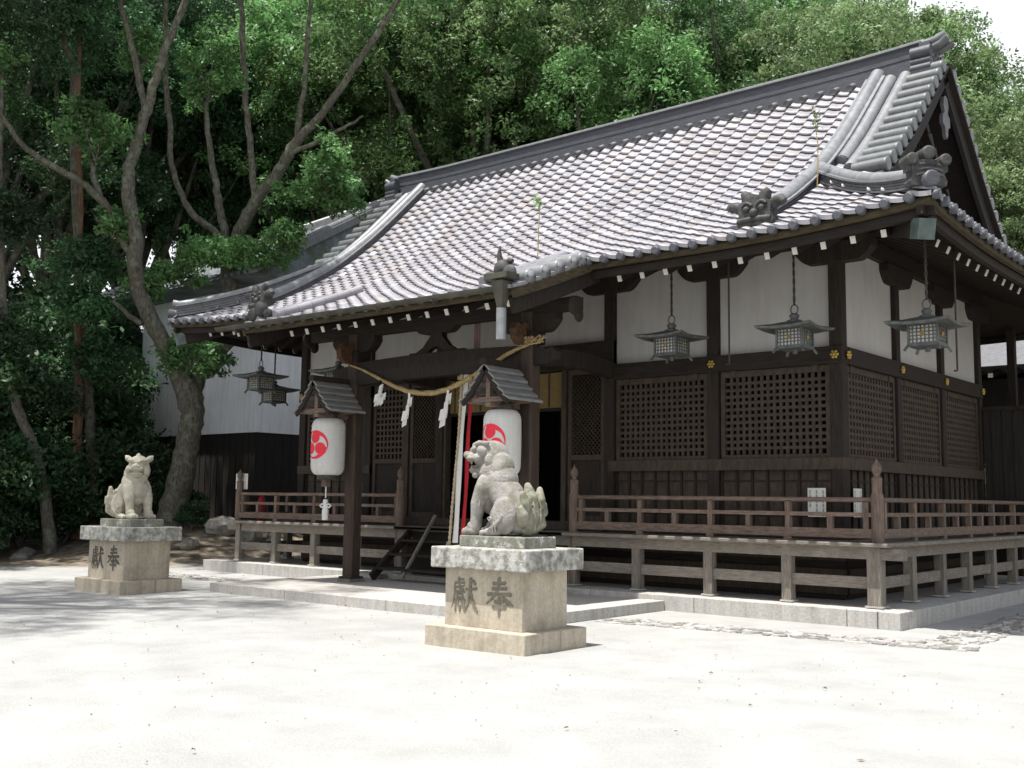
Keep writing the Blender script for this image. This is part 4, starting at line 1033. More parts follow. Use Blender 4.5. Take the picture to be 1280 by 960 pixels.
def canopy(x, y0, y1, zr, ze, hw, label, post):
    root = empty('lantern_canopy', (x, y0, ze), label, 'canopy', 'little shingled roofs over the paper lanterns')
    L = y1 - y0; H = zr - ze
    for sx in (-1, 1):
        mb = MB(); N = 5
        for i in range(N):
            u0 = i / N; u1 = (i + 1) / N
            def P(u): return (sx * hw * (u * .85 + .15 * u * u), H * (1 - u) ** 1.15)
            a = P(u0); b_ = P(u1); k0 = .016 if i else .0; 
            vs = [(a[0], 0, a[1] + .012), (a[0], L, a[1] + .012), (b_[0] + sx * .035, L, b_[1] + .042), (b_[0] + sx * .035, 0, b_[1] + .042), (a[0], 0, a[1] - .01), (a[0], L, a[1] - .01), (b_[0] + sx * .03, L, b_[1] + .004), (b_[0] + sx * .03, 0, b_[1] + .004)]
            fs = [(0, 1, 2, 3), (7, 6, 5, 4), (0, 3, 7, 4), (1, 5, 6, 2), (3, 2, 6, 7), (0, 4, 5, 1)]
            mb.add(vs, fs if sx < 0 else [tuple(reversed(f)) for f in fs])
        mb.build('shingle_slope', MT['shingle'], root)
        bb = MB(); bb.sweep([(-.02, -.07), (.02, -.07), (.02, -.005), (-.02, -.005)], [(sx * hw * (u * .85 + .15 * u * u), .035, H * (1 - u) ** 1.15) for u in np.linspace(0, 1, 9)]); bb.build('barge_board', MT['wood'], root)
    rd = MB(); rd.box(-.06, .06, -.03, L + .02, H - .01, H + .08); rd.build('ridge_cap', MT['wood'], root)
    bm = MB(); bm.box(-hw * .8, hw * .8, .1, .17, .0, .07); bm.box(-hw * .8, hw * .8, L - .2, L - .13, .0, .07); bm.box(-hw * .62, -hw * .5, .1, L, .071, .12); bm.box(hw * .5, hw * .62, .1, L, .071, .12)
    bm.box(-.04, .04, .1, .17, .07, H); bm.box(-.05, .05, .1, L + .02, -.07, -.002)
    bm.build('frame', MT['rail'], root)
canopy(-9.4, -1.92, -1.12, 3.62, 3.06, .47, 'small shingled canopy over the left paper lantern', None)
canopy(-5.45, -1.92, -1.12, 3.62, 3.06, .47, 'small shingled canopy over the right paper lantern', None)

# ------------------------------------------------------------------ shimenawa rope, paper streamers, bell rope
def helix_rope(pts, rads, strands=3, turns=16, n=6, m='straw', name='rope', sub=8):
    pts = [Vector(p) for p in pts]; N = len(pts)
    fine = []; fr = []
    for i in range(N - 1):
        p0 = pts[max(i - 1, 0)]; p1 = pts[i]; p2 = pts[i + 1]; p3 = pts[min(i + 2, N - 1)]
        for k in range(sub):
            t_ = k / sub; fine.append(.5 * ((2 * p1) + (-p0 + p2) * t_ + (2 * p0 - 5 * p1 + 4 * p2 - p3) * t_ ** 2 + (-p0 + 3 * p1 - 3 * p2 + p3) * t_ ** 3)); fr.append(lerp(rads[i], rads[i + 1], t_))
    fine.append(pts[-1]); fr.append(rads[-1]); mb = MB()
    for s_ in range(strands):
        sp = []; K = len(fine)
        for i, p in enumerate(fine):
            d = (fine[min(i + 1, K - 1)] - fine[max(i - 1, 0)]).normalized(); x = d.cross(Vector((0, 1, .01))).normalized(); y = d.cross(x)
            a = 2 * pi * (s_ / strands + turns * i / (K - 1)); sp.append(p + (x * cos(a) + y * sin(a)) * fr[i] * .5)
        mb.tube(sp, [r_ * .62 for r_ in fr], n)
    return mb
rp = helix_rope([(-9.3, -1.16, 3.95), (-8.9, -1.17, 3.82), (-8.42, -1.18, 3.62), (-8.0, -1.18, 3.46), (-7.64, -1.18, 3.37), (-7.25, -1.18, 3.34), (-6.9, -1.18, 3.38), (-6.5, -1.18, 3.5), (-6.21, -1.18, 3.61), (-5.85, -1.18, 3.76), (-5.5, -1.18, 3.9), (-5.2, -1.17, 3.98)], [.014, .026, .036, .044, .048, .05, .048, .046, .044, .04, .036, .026], turns=34)
root = empty('sacred_rope', (-7.25, -1.18, 3.34), 'twisted straw rope sagging between the two porch posts', 'rope')
o = rp.build('twist', MT['straw'], root); o.location = -Vector(root.location)
mb = MB(); r_ = random.Random(4)
for k in range(60):
    x = -5.2 + r_.uniform(-.12, .25); mb.tube([(x, -1.2, 4.0 + r_.uniform(-.03, .05)), (x + r_.uniform(-.15, .15), -1.2 - r_.uniform(0, .06), 4.0 + r_.uniform(-.04, .1))], .012, 5)
o = mb.build('straw_end', MT['straw'], root); o.location = -Vector(root.location)
mb = MB()
for k in range(14): mb.tube([(-6.35 + r_.uniform(-.02, .02), -1.22, 3.56), (-6.3 + r_.uniform(-.06, .1), -1.22 + r_.uniform(-.03, .03), 3.25 + r_.uniform(-.08, .08))], .010, 5)
o = mb.build('straw_tuft', MT['straw'], root); o.location = -Vector(root.location)
def shide(x, z, s, label, spread=0, sway=-1):
    root = empty('paper_streamer', (x, -1.2, z), label, 'paper streamer', 'zigzag paper streamers on the straw rope')
    mb = MB()
    for br in ((0,) if not spread else (-1, 0, 1)):
        cx = 0; cz = .0
        mb.prism([(cx - .02, -.12), (cx + .03, -.12), (cx + .03, .02), (cx - .02, .02)], (0, 0, 0), (1, 0, 0), (0, 0, 1), (0, -.004, 0))
        for k in range(4):
            w_ = s * (.125 + .026 * k); hh = s * .14; sx = .04 * s * sway + br * .06 * s; ox = cx - w_ / 2
            a = [(ox + .3 * w_, cz - .1), (ox + 1.1 * w_, cz - .06), (ox + w_ * .95, cz - .1 - hh), (ox + w_ * .1, cz - .14 - hh)]
            y = -.006 * k - .012 * (k % 2) - .01 * br
            mb.prism(a[::-1], (0, y, 0), (1, .25 * (-1) ** k, 0), (0, 0, 1), (0, -.004, 0)); cx += sx; cz -= hh * .86
    mb.build('folded_paper', MT['paper'], root)
shide(-8.45, 3.62, .62, 'short crumpled paper streamer, leftmost on the straw rope', 1, -.2)
shide(-7.75, 3.36, .86, 'zigzag paper streamer on the rope, middle one', 0)
shide(-6.86, 3.38, .98, 'zigzag paper streamer on the rope, closest to the bell rope', 0)
root = empty('bell_rope', (-6.72, -1.0, .8), 'bell pull with white and red cloth strips and a twisted cord', 'bell rope')
def ribbon(name, m, x0, x1, w_, yo, ztop, zbot, seed):
    mb = MB(); N = 24; vs = []; r_ = random.Random(seed)
    for i in range(N + 1):
        t_ = i / N; x = lerp(x0, x1, t_) + .005 * math.sin(t_ * 9 + seed); yy = -1.0 + yo + .01 * math.sin(t_ * 7 + seed); ww = w_ * (1 + .15 * math.sin(t_ * 12 + seed))
        for k in range(4):
            u = k / 3 - .5; vs.append((x + u * ww, yy - .02 * cos(u * 3), lerp(ztop, zbot, t_)))
    mb.add(vs, [(4 * i + k, 4 * i + k + 1, 4 * i + 5 + k, 4 * i + 4 + k) for i in range(N) for k in range(3)], True)
    o = mb.build(name, m, root); o.location = -Vector(root.location)
ribbon('white_strip', MT['paper'], -6.66, -6.83, .12, 0, 3.72, .9, 1)
ribbon('red_strip', MT['red_cloth'], -6.57, -6.72, .085, .05, 3.2, .82, 3)
mb = helix_rope([(-6.70, -1.03, 3.8), (-6.73, -1.03, 3.2), (-6.76, -1.03, 2.6), (-6.82, -1.03, 2.0), (-6.88, -1.03, 1.4), (-6.93, -1.03, .8)], [.028] * 6, 3, 22)
o = mb.build('cord', MT['string'], root); o.location = -Vector(root.location)
mb = MB(); mb.lathe([(.02, .55), (.06, .6), (.055, .8), (.03, .92)], (-6.94, -1.03, 0), 8); o = mb.build('cord_tassel', MT['grey_wood'], root); o.location = -Vector(root.location)
mb = MB(); mb.box(-6.85, -6.5, -.98, -.94, 3.55, 3.62); o = mb.build('hook_bar', MT['straw'], root); o.location = -Vector(root.location)
mb = MB(); mb.box(-6.66, -6.60, -.80, -.785, 3.9, 4.55); mb.box(-6.58, -6.54, -.80, -.785, 3.9, 4.55); o = mb.build('hanging_ribbon', MT['purple']); tag(o, 'faded ribbons hanging behind the porch beam', 'ribbon')

# ------------------------------------------------------------------ notices
def notice(name, c, d, n, w_, h, cols, label, cat='notice'):
    c = Vector(c); d = Vector(d); n = Vector(n); root = empty(name, c, label, cat, None); up = Vector((0, 0, 1))
    mb = MB(); mb.prism([(-w_ / 2, -h / 2), (w_ / 2, -h / 2), (w_ / 2, h / 2), (-w_ / 2, h / 2)], n * .006, d, up, n * -.006); mb.build('board', MT['white'], root)
    mb = MB(); r_ = random.Random(int(abs(c.x * 100)))
    for i in range(cols):
        x = w_ * (.36 - .72 * i / max(1, cols - 1)) if cols > 1 else 0; z = h * .40
        cnt = int(h / .062) - i
        for k in range(cnt):
            s_ = .02
            for q in range(3):
                mb.prism([(x - s_, z - .018 * q), (x + s_ * r_.uniform(.4, 1), z - .018 * q), (x + s_ * .8, z - .018 * q + .006), (x - s_, z - .018 * q + .006)], n * .0075, d, up, n * -.001)
            mb.prism([(x - .004, z - .042), (x + .004, z - .042), (x + .004, z + .012), (x - .004, z + .012)], n * .0085, d, up, n * -.001)
            z -= .066
    mb.build('writing', MT['sign_ink'], root)
notice('notice_board', (-1.62, 1.17, 1.62), (1, 0, 0), (0, -1, 0), .28, .42, 3, 'white notice with three columns of writing left of the corner column')
notice('notice_board', (-1.19, 1.62, 1.62), (0, 1, 0), (1, 0, 0), .3, .42, 2, 'narrow looking white notice on the side wall right of the corner column')
notice('notice_board', (-14.72, .58, 1.93), (1, 0, 0), (0, -1, 0), .42, .34, 4, 'white notice at the far left end of the veranda railing')
root = empty('fire_extinguisher', (-14.35, .85, DZ), 'red cylinder standing behind the left end railing', 'fire extinguisher')
mb = MB(); mb.lathe([(.085, 0), (.09, .02), (.09, .42), (.06, .5), (.03, .52)], (0, 0, 0), 14); mb.build('cylinder', MT['red_cloth'], root)
mb = MB(); mb.lathe([(.025, .5), (.025, .57)], (0, 0, 0), 8); mb.box(-.1, .03, -.015, .015, .56, .6); mb.tube([(.02, 0, .55), (.1, 0, .5), (.11, 0, .3), (.1, 0, .2)], .014, 6); mb.build('valve', MT['chain'], root)
# small offering box glimpsed in the entrance
# ------------------------------------------------------------------ guardian lions on pedestals
STROKE_HO = [[(.28, .84, .045), (.5, .85, .035), (.72, .87, .045)], [(.25, .70, .045), (.5, .71, .035), (.76, .73, .045)], [(.08, .54, .045), (.5, .56, .035), (.92, .57, .05)],
             [(.50, 1.0, .05), (.48, .8, .045), (.40, .6, .04), (.25, .43, .035), (.03, .27, .012)], [(.54, .60, .02), (.66, .46, .04), (.82, .34, .06), (.99, .27, .02)],
             [(.34, .35, .04), (.66, .37, .04)], [(.27, .20, .04), (.73, .22, .045)], [(.50, .47, .045), (.50, .2, .045), (.505, -.03, .03)]]
STROKE_KEN = [[(.27, 1.0, .035), (.27, .86, .03)], [(.27, .93, .03), (.46, .95, .035)], [(.10, .83, .03), (.5, .85, .035), (.47, .75, .02)], [(.11, .83, .03), (.10, .5, .03), (.06, .3, .025), (-.02, .1, .01)],
              [(.17, .70, .03), (.45, .74, .03)], [(.30, .81, .03), (.30, .65, .03), (.46, .65, .025)], [(.13, .57, .03), (.51, .58, .03)], [(.20, .50, .025), (.20, .40, .025)], [(.20, .50, .025), (.43, .51, .025), (.43, .40, .025)], [(.20, .41, .02), (.43, .41, .02)],
              [(.14, .34, .03), (.14, .0, .03)], [(.14, .34, .03), (.50, .35, .03), (.50, .02, .03)], [(.26, .30, .02), (.22, .2, .015)], [(.38, .30, .02), (.42, .2, .015)], [(.22, .17, .02), (.43, .17, .02)], [(.32, .17, .025), (.32, .0, .025)],
              [(.56, .66, .035), (.75, .67, .03), (.98, .70, .04)], [(.75, .98, .045), (.74, .7, .04), (.69, .38, .035), (.54, .03, .012)], [(.76, .62, .02), (.82, .38, .035), (.90, .18, .05), (1.03, .05, .02)], [(.85, .93, .03), (.93, .82, .04)]]
def strokes(mb, ST, o, d, up, s, n, fat=1.0):
    o = Vector(o); d = Vector(d); up = Vector(up); n = Vector(n)
    for k, st_ in enumerate(ST):
        # smooth
        P = [Vector((p[0], p[1])) for p in st_]; W = [p[2] * fat for p in st_]
        for a, b_ in zip(st_, st_[1:]): pass
        L = []; R = []
        for i, p in enumerate(P):
            t_ = (P[min(i + 1, len(P) - 1)] - P[max(i - 1, 0)]).normalized(); q = Vector((-t_.y, t_.x)); L.append(p + q * W[i]); R.append(p - q * W[i])
        t0 = (P[1] - P[0]).normalized(); t1 = (P[-1] - P[-2]).normalized()
        poly = [P[0] - t0 * W[0] * .7] + R + [P[-1] + t1 * W[-1] * .7] + L[::-1]
        e = .003 + .0004 * k
        mb.prism([(p.x * s, p.y * s) for p in poly], o - n * .004, d, up, n * (.004 + e)) if False else mb.prism([(p.x * s, p.y * s) for p in poly][::-1], o + n * e, d, up, n * (-.004 - e))
def pedestal(x0, x1, y0, y1, inkm, label, pale=False):
    root = empty('stone_pedestal', ((x0 + x1) / 2, (y0 + y1) / 2, 0), label, 'pedestal', 'stone pedestals of the guardian lions')
    def pb(name, mm, dx0, dx1, dy0, dy1, z0, z1, bev=.01):
        mb = MB(); mb.box(x0 + dx0, x1 - dx1, y0 + dy0, y1 - dy1, z0, z1); return part(mb, name, mm, root, bev)
    xm = lerp(x0, x1, .995)
    mb = MB(); mb.box(x0, x1, y0, lerp(y0, y1, .56) - .003, -.1, .215); part(mb, 'base_stone', MT['pedestal'], root, .01)
    mb = MB(); mb.box(x0, x1, lerp(y0, y1, .56) + .003, y1, -.1, .215); part(mb, 'base_stone', MT['pedestal'], root, .01)
    bl_ = pb('block', MT['pedestal'], .17, .155, .14, .155, .21, .855)
    pb('slab', MT['slab'], .04, .02, .03, .03, .845, 1.075, .014)
    pb('plinth', MT['plinth'], .25, .24, .27, .25, 1.07, 1.20, .012)
    bx0 = x0 + .17; bw = (x1 - .155) - bx0; s_ = .36; z = .375
    mb = MB(); n = (0, -1, 0); yo = y0 + .14
    strokes(mb, STROKE_KEN, (bx0 + bw * .10, yo, z), (1, 0, 0), (0, 0, 1), s_ * 1.02, n, 1.2)
    strokes(mb, STROKE_HO, (bx0 + bw * .54, yo, z + .0), (1, 0, 0), (0, 0, 1), s_ * 1.08, n, 1.3)
    o = mb.build('inscription', inkm, bl_)
    return root
pedestal(-3.43, -1.99, -5.13, -4.05, MT['ink'], 'tiered stone pedestal with two large carved characters, nearest the camera')
pedestal(-12.35, -10.92, -4.47, -3.32, MT['ink_dark'], 'tiered stone pedestal with two carved characters, far left in the shade')

def Rz(a): return Matrix.Rotation(a, 3, 'Z')
def Ry(a): return Matrix.Rotation(a, 3, 'Y')
def capsule(mb, pts, rads, n=12):
    pts = [Vector(p) for p in pts]
    for i in range(len(pts) - 1):
        k = max(2, int((pts[i + 1] - pts[i]).length / (.16 * min(rads[i], rads[i + 1]))))
        for q in range(k + (i == len(pts) - 2)):
            t_ = q / k; r_ = lerp(rads[i], rads[i + 1], t_); mb.ell(pts[i].lerp(pts[i + 1], t_), (r_, r_, r_), nu=2 * n, nv=n)
def fuse(mb, name, m, parent, vox=.009, sm=4):
    me = mb.mesh(name + '_raw', None); t_ = bpy.data.objects.new('tmp', me); COL.objects.link(t_)
    r_ = t_.modifiers.new('r', 'REMESH'); r_.mode = 'VOXEL'; r_.voxel_size = vox; r_.use_smooth_shade = True
    s_ = t_.modifiers.new('s', 'SMOOTH'); s_.iterations = sm; s_.factor = .5
    dg = bpy.context.evaluated_depsgraph_get(); dg.update()
    nm = bpy.data.meshes.new_from_object(t_.evaluated_get(dg)); nm.name = name
    bpy.data.objects.remove(t_); nm.materials.clear(); nm.materials.append(m)
    nm.polygons.foreach_set('use_smooth', [True] * len(nm.polygons))
    o = bpy.data.objects.new(name, nm); COL.objects.link(o); o.parent = parent; return o
def lion(loc, rzr, head_yaw, open_mouth, label, mbody, mtail):
    """local frame: faces +x, left is +y"""
    root = empty('guardian_lion', loc, label, 'lion statue', 'stone guardian lions', rzr)
    b = MB()
    # trunk, from rump up to the chest and neck
    capsule(b, [(-.28, 0, .18), (-.24, 0, .28), (-.13, 0, .42), (-.01, 0, .54), (.06, 0, .66)], [.165, .185, .19, .195, .185], 14)
    b.ell((.12, 0, .50), (.165, .205, .20)); b.ell((.11, 0, .37), (.12, .15, .14)); b.ell((-.12, 0, .45), (.2, .165, .17)); b.ell((-.20, 0, .33), (.19, .17, .16))
    for s_ in (-1, 1):
        # fore leg with shoulder, paw and toes
        capsule(b, [(.12, s_ * .15, .52), (.18, s_ * .165, .36), (.205, s_ * .165, .22), (.215, s_ * .165, .09)], [.105, .09, .07, .068], 12)
        b.ell((.10, s_ * .15, .54), (.12, .085, .15)); b.ell((.27, s_ * .165, .05), (.115, .08, .065)); b.ell((.25, s_ * .165, .10), (.08, .07, .07))
        for k in (-1, 0, 1): b.ell((.345, s_ * .165 + k * .048, .042), (.04, .026, .042))
        # haunch and hind foot
        b.ell((-.19, s_ * .15, .23), (.175, .09, .215)); b.ell((-.14, s_ * .18, .20), (.13, .065, .165)); b.ell((-.05, s_ * .18, .045), (.14, .07, .05))
        for k in (-1, 0, 1): b.ell((.075, s_ * .18 + k * .04, .035), (.038, .024, .034))
        # carved flame curls low on the haunch
        for q, (x0, L_, ph) in enumerate(((-.15, .20, 0), (-.115, .18, .2), (-.08, .15, .35), (-.05, .11, .5))):
            b.tube([(x0 - .06 * u + .022 * math.sin(u * 6 + ph), s_ * (.243 - .01 * u + .015 * math.sin(u * 3)), .05 + L_ * u) for u in np.linspace(0, 1, 9)], [.013 - .005 * u for u in np.linspace(0, 1, 9)], 6)
        b.tube([(-.05 + .028 * cos(t_) * (1 - t_ / 9), s_ * .243, .185 + .028 * sin(t_) * (1 - t_ / 9)) for t_ in np.linspace(0, 6.5, 12)], .010, 6)
        for k in range(3): b.tube([(.10 + .03 * k, s_ * .225, .40), (.11 + .03 * k, s_ * .228, .34), (.13 + .022 * k, s_ * .215, .29)], [.009, .011, .005], 6)
    b.ell((-.02, 0, .025), (.30, .17, .03))
    # mane shawl round the neck
    b.ell((.09, 0, .72), (.18, .185, .18)); b.ell((-.01, 0, .74), (.15, .16, .2)); b.ell((-.04, 0, .62), (.175, .175, .19)); b.ell((.02, 0, .62), (.19, .19, .17))
    h = MB()
    H = Vector((.145, 0, .895)); R_ = Rz(head_yaw)
    HS = 1.17
    def hp_(p): return H + R_ @ Vector(p) * HS
    def he(c, r_, rot=None): h.ell(hp_(c), tuple(q * HS for q in r_), R_ @ rot if rot is not None else R_)
    he((-.02, 0, 0), (.155, .145, .155)); he((-.07, 0, -.07), (.13, .15, .16)); he((.03, 0, .055), (.135, .125, .095)); he((.07, 0, -.01), (.11, .115, .10))
    for s_ in (-1, 1):
        if open_mouth:
            he((.10, s_ * .095, .055), (.045, .045, .045)); he((.085, s_ * .088, .045), (.06, .055, .06))                          # eye
            capsule(h, [hp_((.165, s_ * .03, .105)), hp_((.12, s_ * .085, .125)), hp_((.04, s_ * .125, .12))], [.026, .030, .024])  # brow
            he((.165, s_ * .05, .07), (.03, .03, .03))
            he((.02, s_ * .145, -.045), (.05, .026, .062)); he((.0, s_ * .155, -.06), (.03, .02, .045))                             # folded ear
            for (cx, cy, cz, r1) in ((.045, .115, -.135, .042), (-.01, .13, -.165, .042), (-.065, .135, -.18, .042), (.085, .085, -.165, .036), (-.085, .14, -.09, .04), (-.10, .13, -.01, .04)):
                he((cx, s_ * cy, cz), (r1, r1 * .7, r1))
                h.tube([hp_((cx + r1 * .6 * cos(t_) * (1 - t_ / 14), s_ * (cy + r1 * .60), cz + r1 * .6 * sin(t_) * (1 - t_ / 14))) for t_ in np.linspace(0, 8, 14)], .009, 5)
        else:
            he((.125, s_ * .062, .025), (.03, .034, .022))                                                                         # eye
            capsule(h, [hp_((.165, s_ * .012, .045)), hp_((.15, s_ * .06, .075)), hp_((.10, s_ * .125, .085))], [.026, .030, .024])  # brow
            he((.05, s_ * .115, -.06), (.08, .06, .075))                                                                           # jowl
            capsule(h, [hp_((.0, s_ * .12, .085)), hp_((-.01, s_ * .155, .11)), hp_((-.01, s_ * .19, .145))], [.05, .05, .014])   # ear
            he((.03, s_ * .165, .105), (.014, .022, .026))
    if open_mouth:
        he((.165, 0, .0), (.075, .082, .042)); he((.235, 0, .012), (.038, .05, .036)); he((.15, 0, .05), (.06, .05, .05))
        for s_ in (-1, 1): he((.195, s_ * .05, -.025), (.05, .038, .03)); he((.24, s_ * .036, .002), (.026, .026, .024)); he((.13, s_ * .085, -.02), (.055, .04, .04))
        he((.13, 0, -.135), (.085, .075, .03)); he((.16, 0, -.145), (.05, .062, .028)); he((.11, 0, -.16), (.07, .07, .045)); he((.12, 0, -.10), (.07, .04, .016))
        for s_ in (-1, 1): he((.19, s_ * .052, -.06), (.013, .013, .024)); he((.19, s_ * .045, -.112), (.012, .012, .022)); he((.15, s_ * .05, -.185), (.035, .03, .03))
    else:
        he((.195, 0, -.005), (.042, .058, .036)); he((.16, 0, -.04), (.07, .098, .042)); he((.14, 0, -.115), (.075, .092, .034)); he((.12, 0, -.14), (.07, .07, .03))
        for s_ in (-1, 1): he((.20, s_ * .04, -.012), (.03, .026, .024)); he((.17, s_ * .055, -.045), (.05, .045, .034))
        he((.05, 0, .14), (.05, .04, .035)); he((.045, 0, .165), (.022, .02, .022))
    # merge head with body
    b.v_off = 0; k0 = len(b.v); b.add(h.v, h.f, True)
    bo = fuse(b, 'body', mbody, root, .0058, 4)
    t_ = MB()   # upright flame tail
    capsule(t_, [(-.40, 0, .10), (-.425, 0, .26), (-.43, 0, .40)], [.09, .115, .075], 10)
    for (y, z0, x1, y1, z1, r0, r1) in ((.0, .30, -.42, .03, .56, .085, .038), (.07, .26, -.45, .15, .47, .07, .034), (-.07, .28, -.44, -.16, .52, .07, .034), (.09, .16, -.46, .20, .31, .065, .03), (-.09, .18, -.46, -.215, .36, .065, .03), (-.08, .08, -.45, -.20, .2, .06, .03), (-.03, .34, -.36, -.09, .47, .055, .04)):
        capsule(t_, [(-.41, y, z0), ((-.41 + x1) / 2 - .035, (y + y1) / 2 * 1.15, (z0 + z1) / 2), (x1, y1, z1)], [r0, r0 * .95, r1], 10)
    for y in (-.05, .04): t_.tube([(-.515, y * .5, .06), (-.545, y, .2), (-.535, y * 1.3, .34), (-.49, y * 1.2, .44)], [.010, .013, .011, .005], 6)
    for y in (.13, -.13): t_.tube([(-.46 + .032 * cos(a) * (1 - a / 10), y * 1.05, .15 + .035 * sin(a) * (1 - a / 10)) for a in np.linspace(0, 7, 14)], .011, 6)
    fuse(t_, 'tail', mtail, root, .0085, 2)
    return root
lion((-2.80, -4.60, 1.197), pi, radians(42), True, 'weathered seated stone lion with open mouth on the near pedestal', MT['lion'], MT['lion_tail'])
lion((-11.62, -3.9, 1.197), 0, radians(-42), False, 'pale seated stone lion with closed mouth on the far left pedestal', MT['lion_pale'], MT['lion_pale'])

# ------------------------------------------------------------------ storehouse on the left
sh = empty('storehouse', (-22.5, 8, .9), 'white plastered storehouse with black boarded base behind the hall', 'storehouse')
def sp(mb, name, m, bevel=0): return part(mb, name, m, sh, bevel)
mb = MB(); mb.box(-26.4, -20.2, 5.0, 15, 3.44, 7.7); sp(mb, 'plaster_wall', MT['white_wall'])
mb = MB(); mb.box(-26.35, -20.25, 5.05, 14.9, .6, 3.44); o = sp(mb, 'board_wall', MT['black_board'])
g = MB()
for x in np.arange(-26.3, -20.2, .3): g.box(x - .015, x + .015, 5.03, 5.05, .9, 3.4)
for y in np.arange(5.1, 12.8, .3): g.box(-20.25, -20.23, y - .015, y + .015, .9, 3.4)
g.build('battens', MT['black_board'], o)
mb = MB(); mb.box(-26.6, -20.0, 4.9, 15.1, -.2, .88); sp(mb, 'stone_base', MT['stone_dark'], .02)
poly = [(-26.9, 3.7, 7.7), (-18.9, 3.7, 7.7), (-18.9, 16.5, 7.7), (-26.9, 16.5, 7.7)]
e = [(-21.4, 9.2, 10.75), (-20.3, 9.9, 11.15)]; e = [(-20.5, 10.1, 11.2), (-20.2, 10.1, 11.2)]
mb = MB(); mb.add(poly + e, [(0, 1, 5, 4), (1, 2, 5), (2, 3, 4, 5), (3, 0, 4), (3, 2, 1, 0)])
R_ = sp(mb, 'roof', MT['moss_tile'])
mb = MB()
for k in range(27):
    x = -26.8 + k * .29; top = min(1, (x + 26.9) / 6.4, (-18.9 - x) / 1.3 if x > -20.2 else 1)
    mb.tube([(x, 3.7, 7.74), (x, 3.7 + 6.4 * top, 7.74 + 3.5 * top)], .065, 6)
mb.build('tile_rows', MT['moss_tile'], R_)
mb = MB()
for a, b_ in ((poly[0], e[0]), (poly[1], e[1])):
    mb.sweep([(-.14, -.02), (.14, -.02), (.14, .2), (-.14, .2)], [a, b_]); mb.tube([Vector(a) + Vector((0, 0, .24)), Vector(b_) + Vector((0, 0, .24))], .1, 8)
mb.build('roof_ridge', MT['cap'], R_)

# building and screen glimpsed behind on the right
bk = empty('rear_hall', (0, 14, 0), 'dark rear hall roof glimpsed behind the right corner', 'building')
mb = MB(); mb.box(-7, 6, 13, 18, 0, 4.6); part(mb, 'wall', MT['black_board'], bk)
mb = MB(); mb.add([(-8.2, 11.6, 4.75), (7.2, 11.6, 4.75), (6, 15.5, 6.9), (-7, 15.5, 6.9), (-8.2, 19.6, 4.75), (7.2, 19.6, 4.75)], [(0, 1, 2, 3), (3, 2, 5, 4), (4, 5, 1, 0), (1, 5, 2), (0, 3, 4)]); part(mb, 'roof', MT['tile_back'], bk)
for i in range(20):
    x = -7.6 + i * .42; mb = MB(); mb.beam((x, 13.2, 4.9), (x, 11.75, 4.55), .09, .1); o = part(mb, 'rafter', MT['woodx'], bk)
    mb = MB(); mb.box(x - .05, x + .05, 11.72, 11.735, 4.5, 4.6); mb.build('rafter_tip', MT['white'], o)
mb = MB(); mb.box(-1.15, -1.0, 9.4, 9.55, .2, 5.2); o = mb.build('support_post', MT['wood']); tag(o, 'dark square post standing behind the side screen', 'post')

# ------------------------------------------------------------------ trees
def leaf_mesh(name, centres, radii, per, size, seed, flat=.75, up=.5, droop=0, outward=None):
    """leaf-sized diamonds scattered in clumps; centres (n,3)"""
    g = np.random.default_rng(seed); n = len(centres) * per
    c = np.repeat(np.array(centres), per, 0); r_ = np.repeat(np.array(radii), per)[:, None]
    p = g.normal(size=(n, 3)); p /= np.linalg.norm(p, axis=1)[:, None]; p *= (g.random((n, 1)) ** .45) * r_; p[:, 2] *= flat
    pos = c + p; pos[:, 2] -= droop * (p[:, 0] ** 2 + p[:, 1] ** 2) / np.maximum(r_[:, 0], .1)
    nr = g.normal(size=(n, 3)) * .55; nr[:, 2] += up; nr += .5 * p / r_; nr /= np.linalg.norm(nr, axis=1)[:, None]
    t_ = np.cross(nr, g.normal(size=(n, 3))); t_ /= np.linalg.norm(t_, axis=1)[:, None]; b_ = np.cross(nr, t_)
    L = size * g.uniform(.65, 1.25, (n, 1)); W = L * g.uniform(.36, .52, (n, 1))
    v = np.empty((n, 4, 3)); v[:, 0] = pos - t_ * L * .5; v[:, 1] = pos + b_ * W * .5 + nr * L * .05; v[:, 2] = pos + t_ * L * .5; v[:, 3] = pos - b_ * W * .5 + nr * L * .05
    me = bpy.data.meshes.new(name); me.vertices.add(n * 4); me.vertices.foreach_set('co', v.ravel()); me.loops.add(n * 4); me.loops.foreach_set('vertex_index', np.arange(n * 4, dtype=np.int32))
    me.polygons.add(n); me.polygons.foreach_set('loop_start', np.arange(0, n * 4, 4, dtype=np.int32)); me.polygons.foreach_set('loop_total', np.full(n, 4, dtype=np.int32)); me.update(); me.validate()
    return me
def crown_points(seed, R, H, lobes, clumps, lobe_r=.37, gap=.47):
    """clump centres on the upper skins of lobes spread in an ellipsoid of radius R and half-height H"""
    g = np.random.default_rng(seed); lc = []
    for i in range(lobes):
        for _ in range(60):
            p = g.normal(size=3); p /= np.linalg.norm(p); p *= g.random() ** .45 * .74
            if all(np.linalg.norm(p - q) > gap for q in lc): break
        lc.append(p)
    lc = np.array(lc); out = []; lr = g.uniform(lobe_r * .65, lobe_r * 1.15, lobes); wt = lr ** 2 / (lr ** 2).sum()
    for k in range(clumps):
        i = g.choice(lobes, p=wt); p = g.normal(size=3); p /= np.linalg.norm(p); p[2] = abs(p[2]) * .95 - .25 if g.random() < .8 else p[2] * .6
        q = lc[i] + p * lr[i] * g.uniform(.78, 1.05); out.append((q[0] * R, q[1] * R, q[2] * H * .95))
    return np.array(out), lc * np.array([R, R, H])
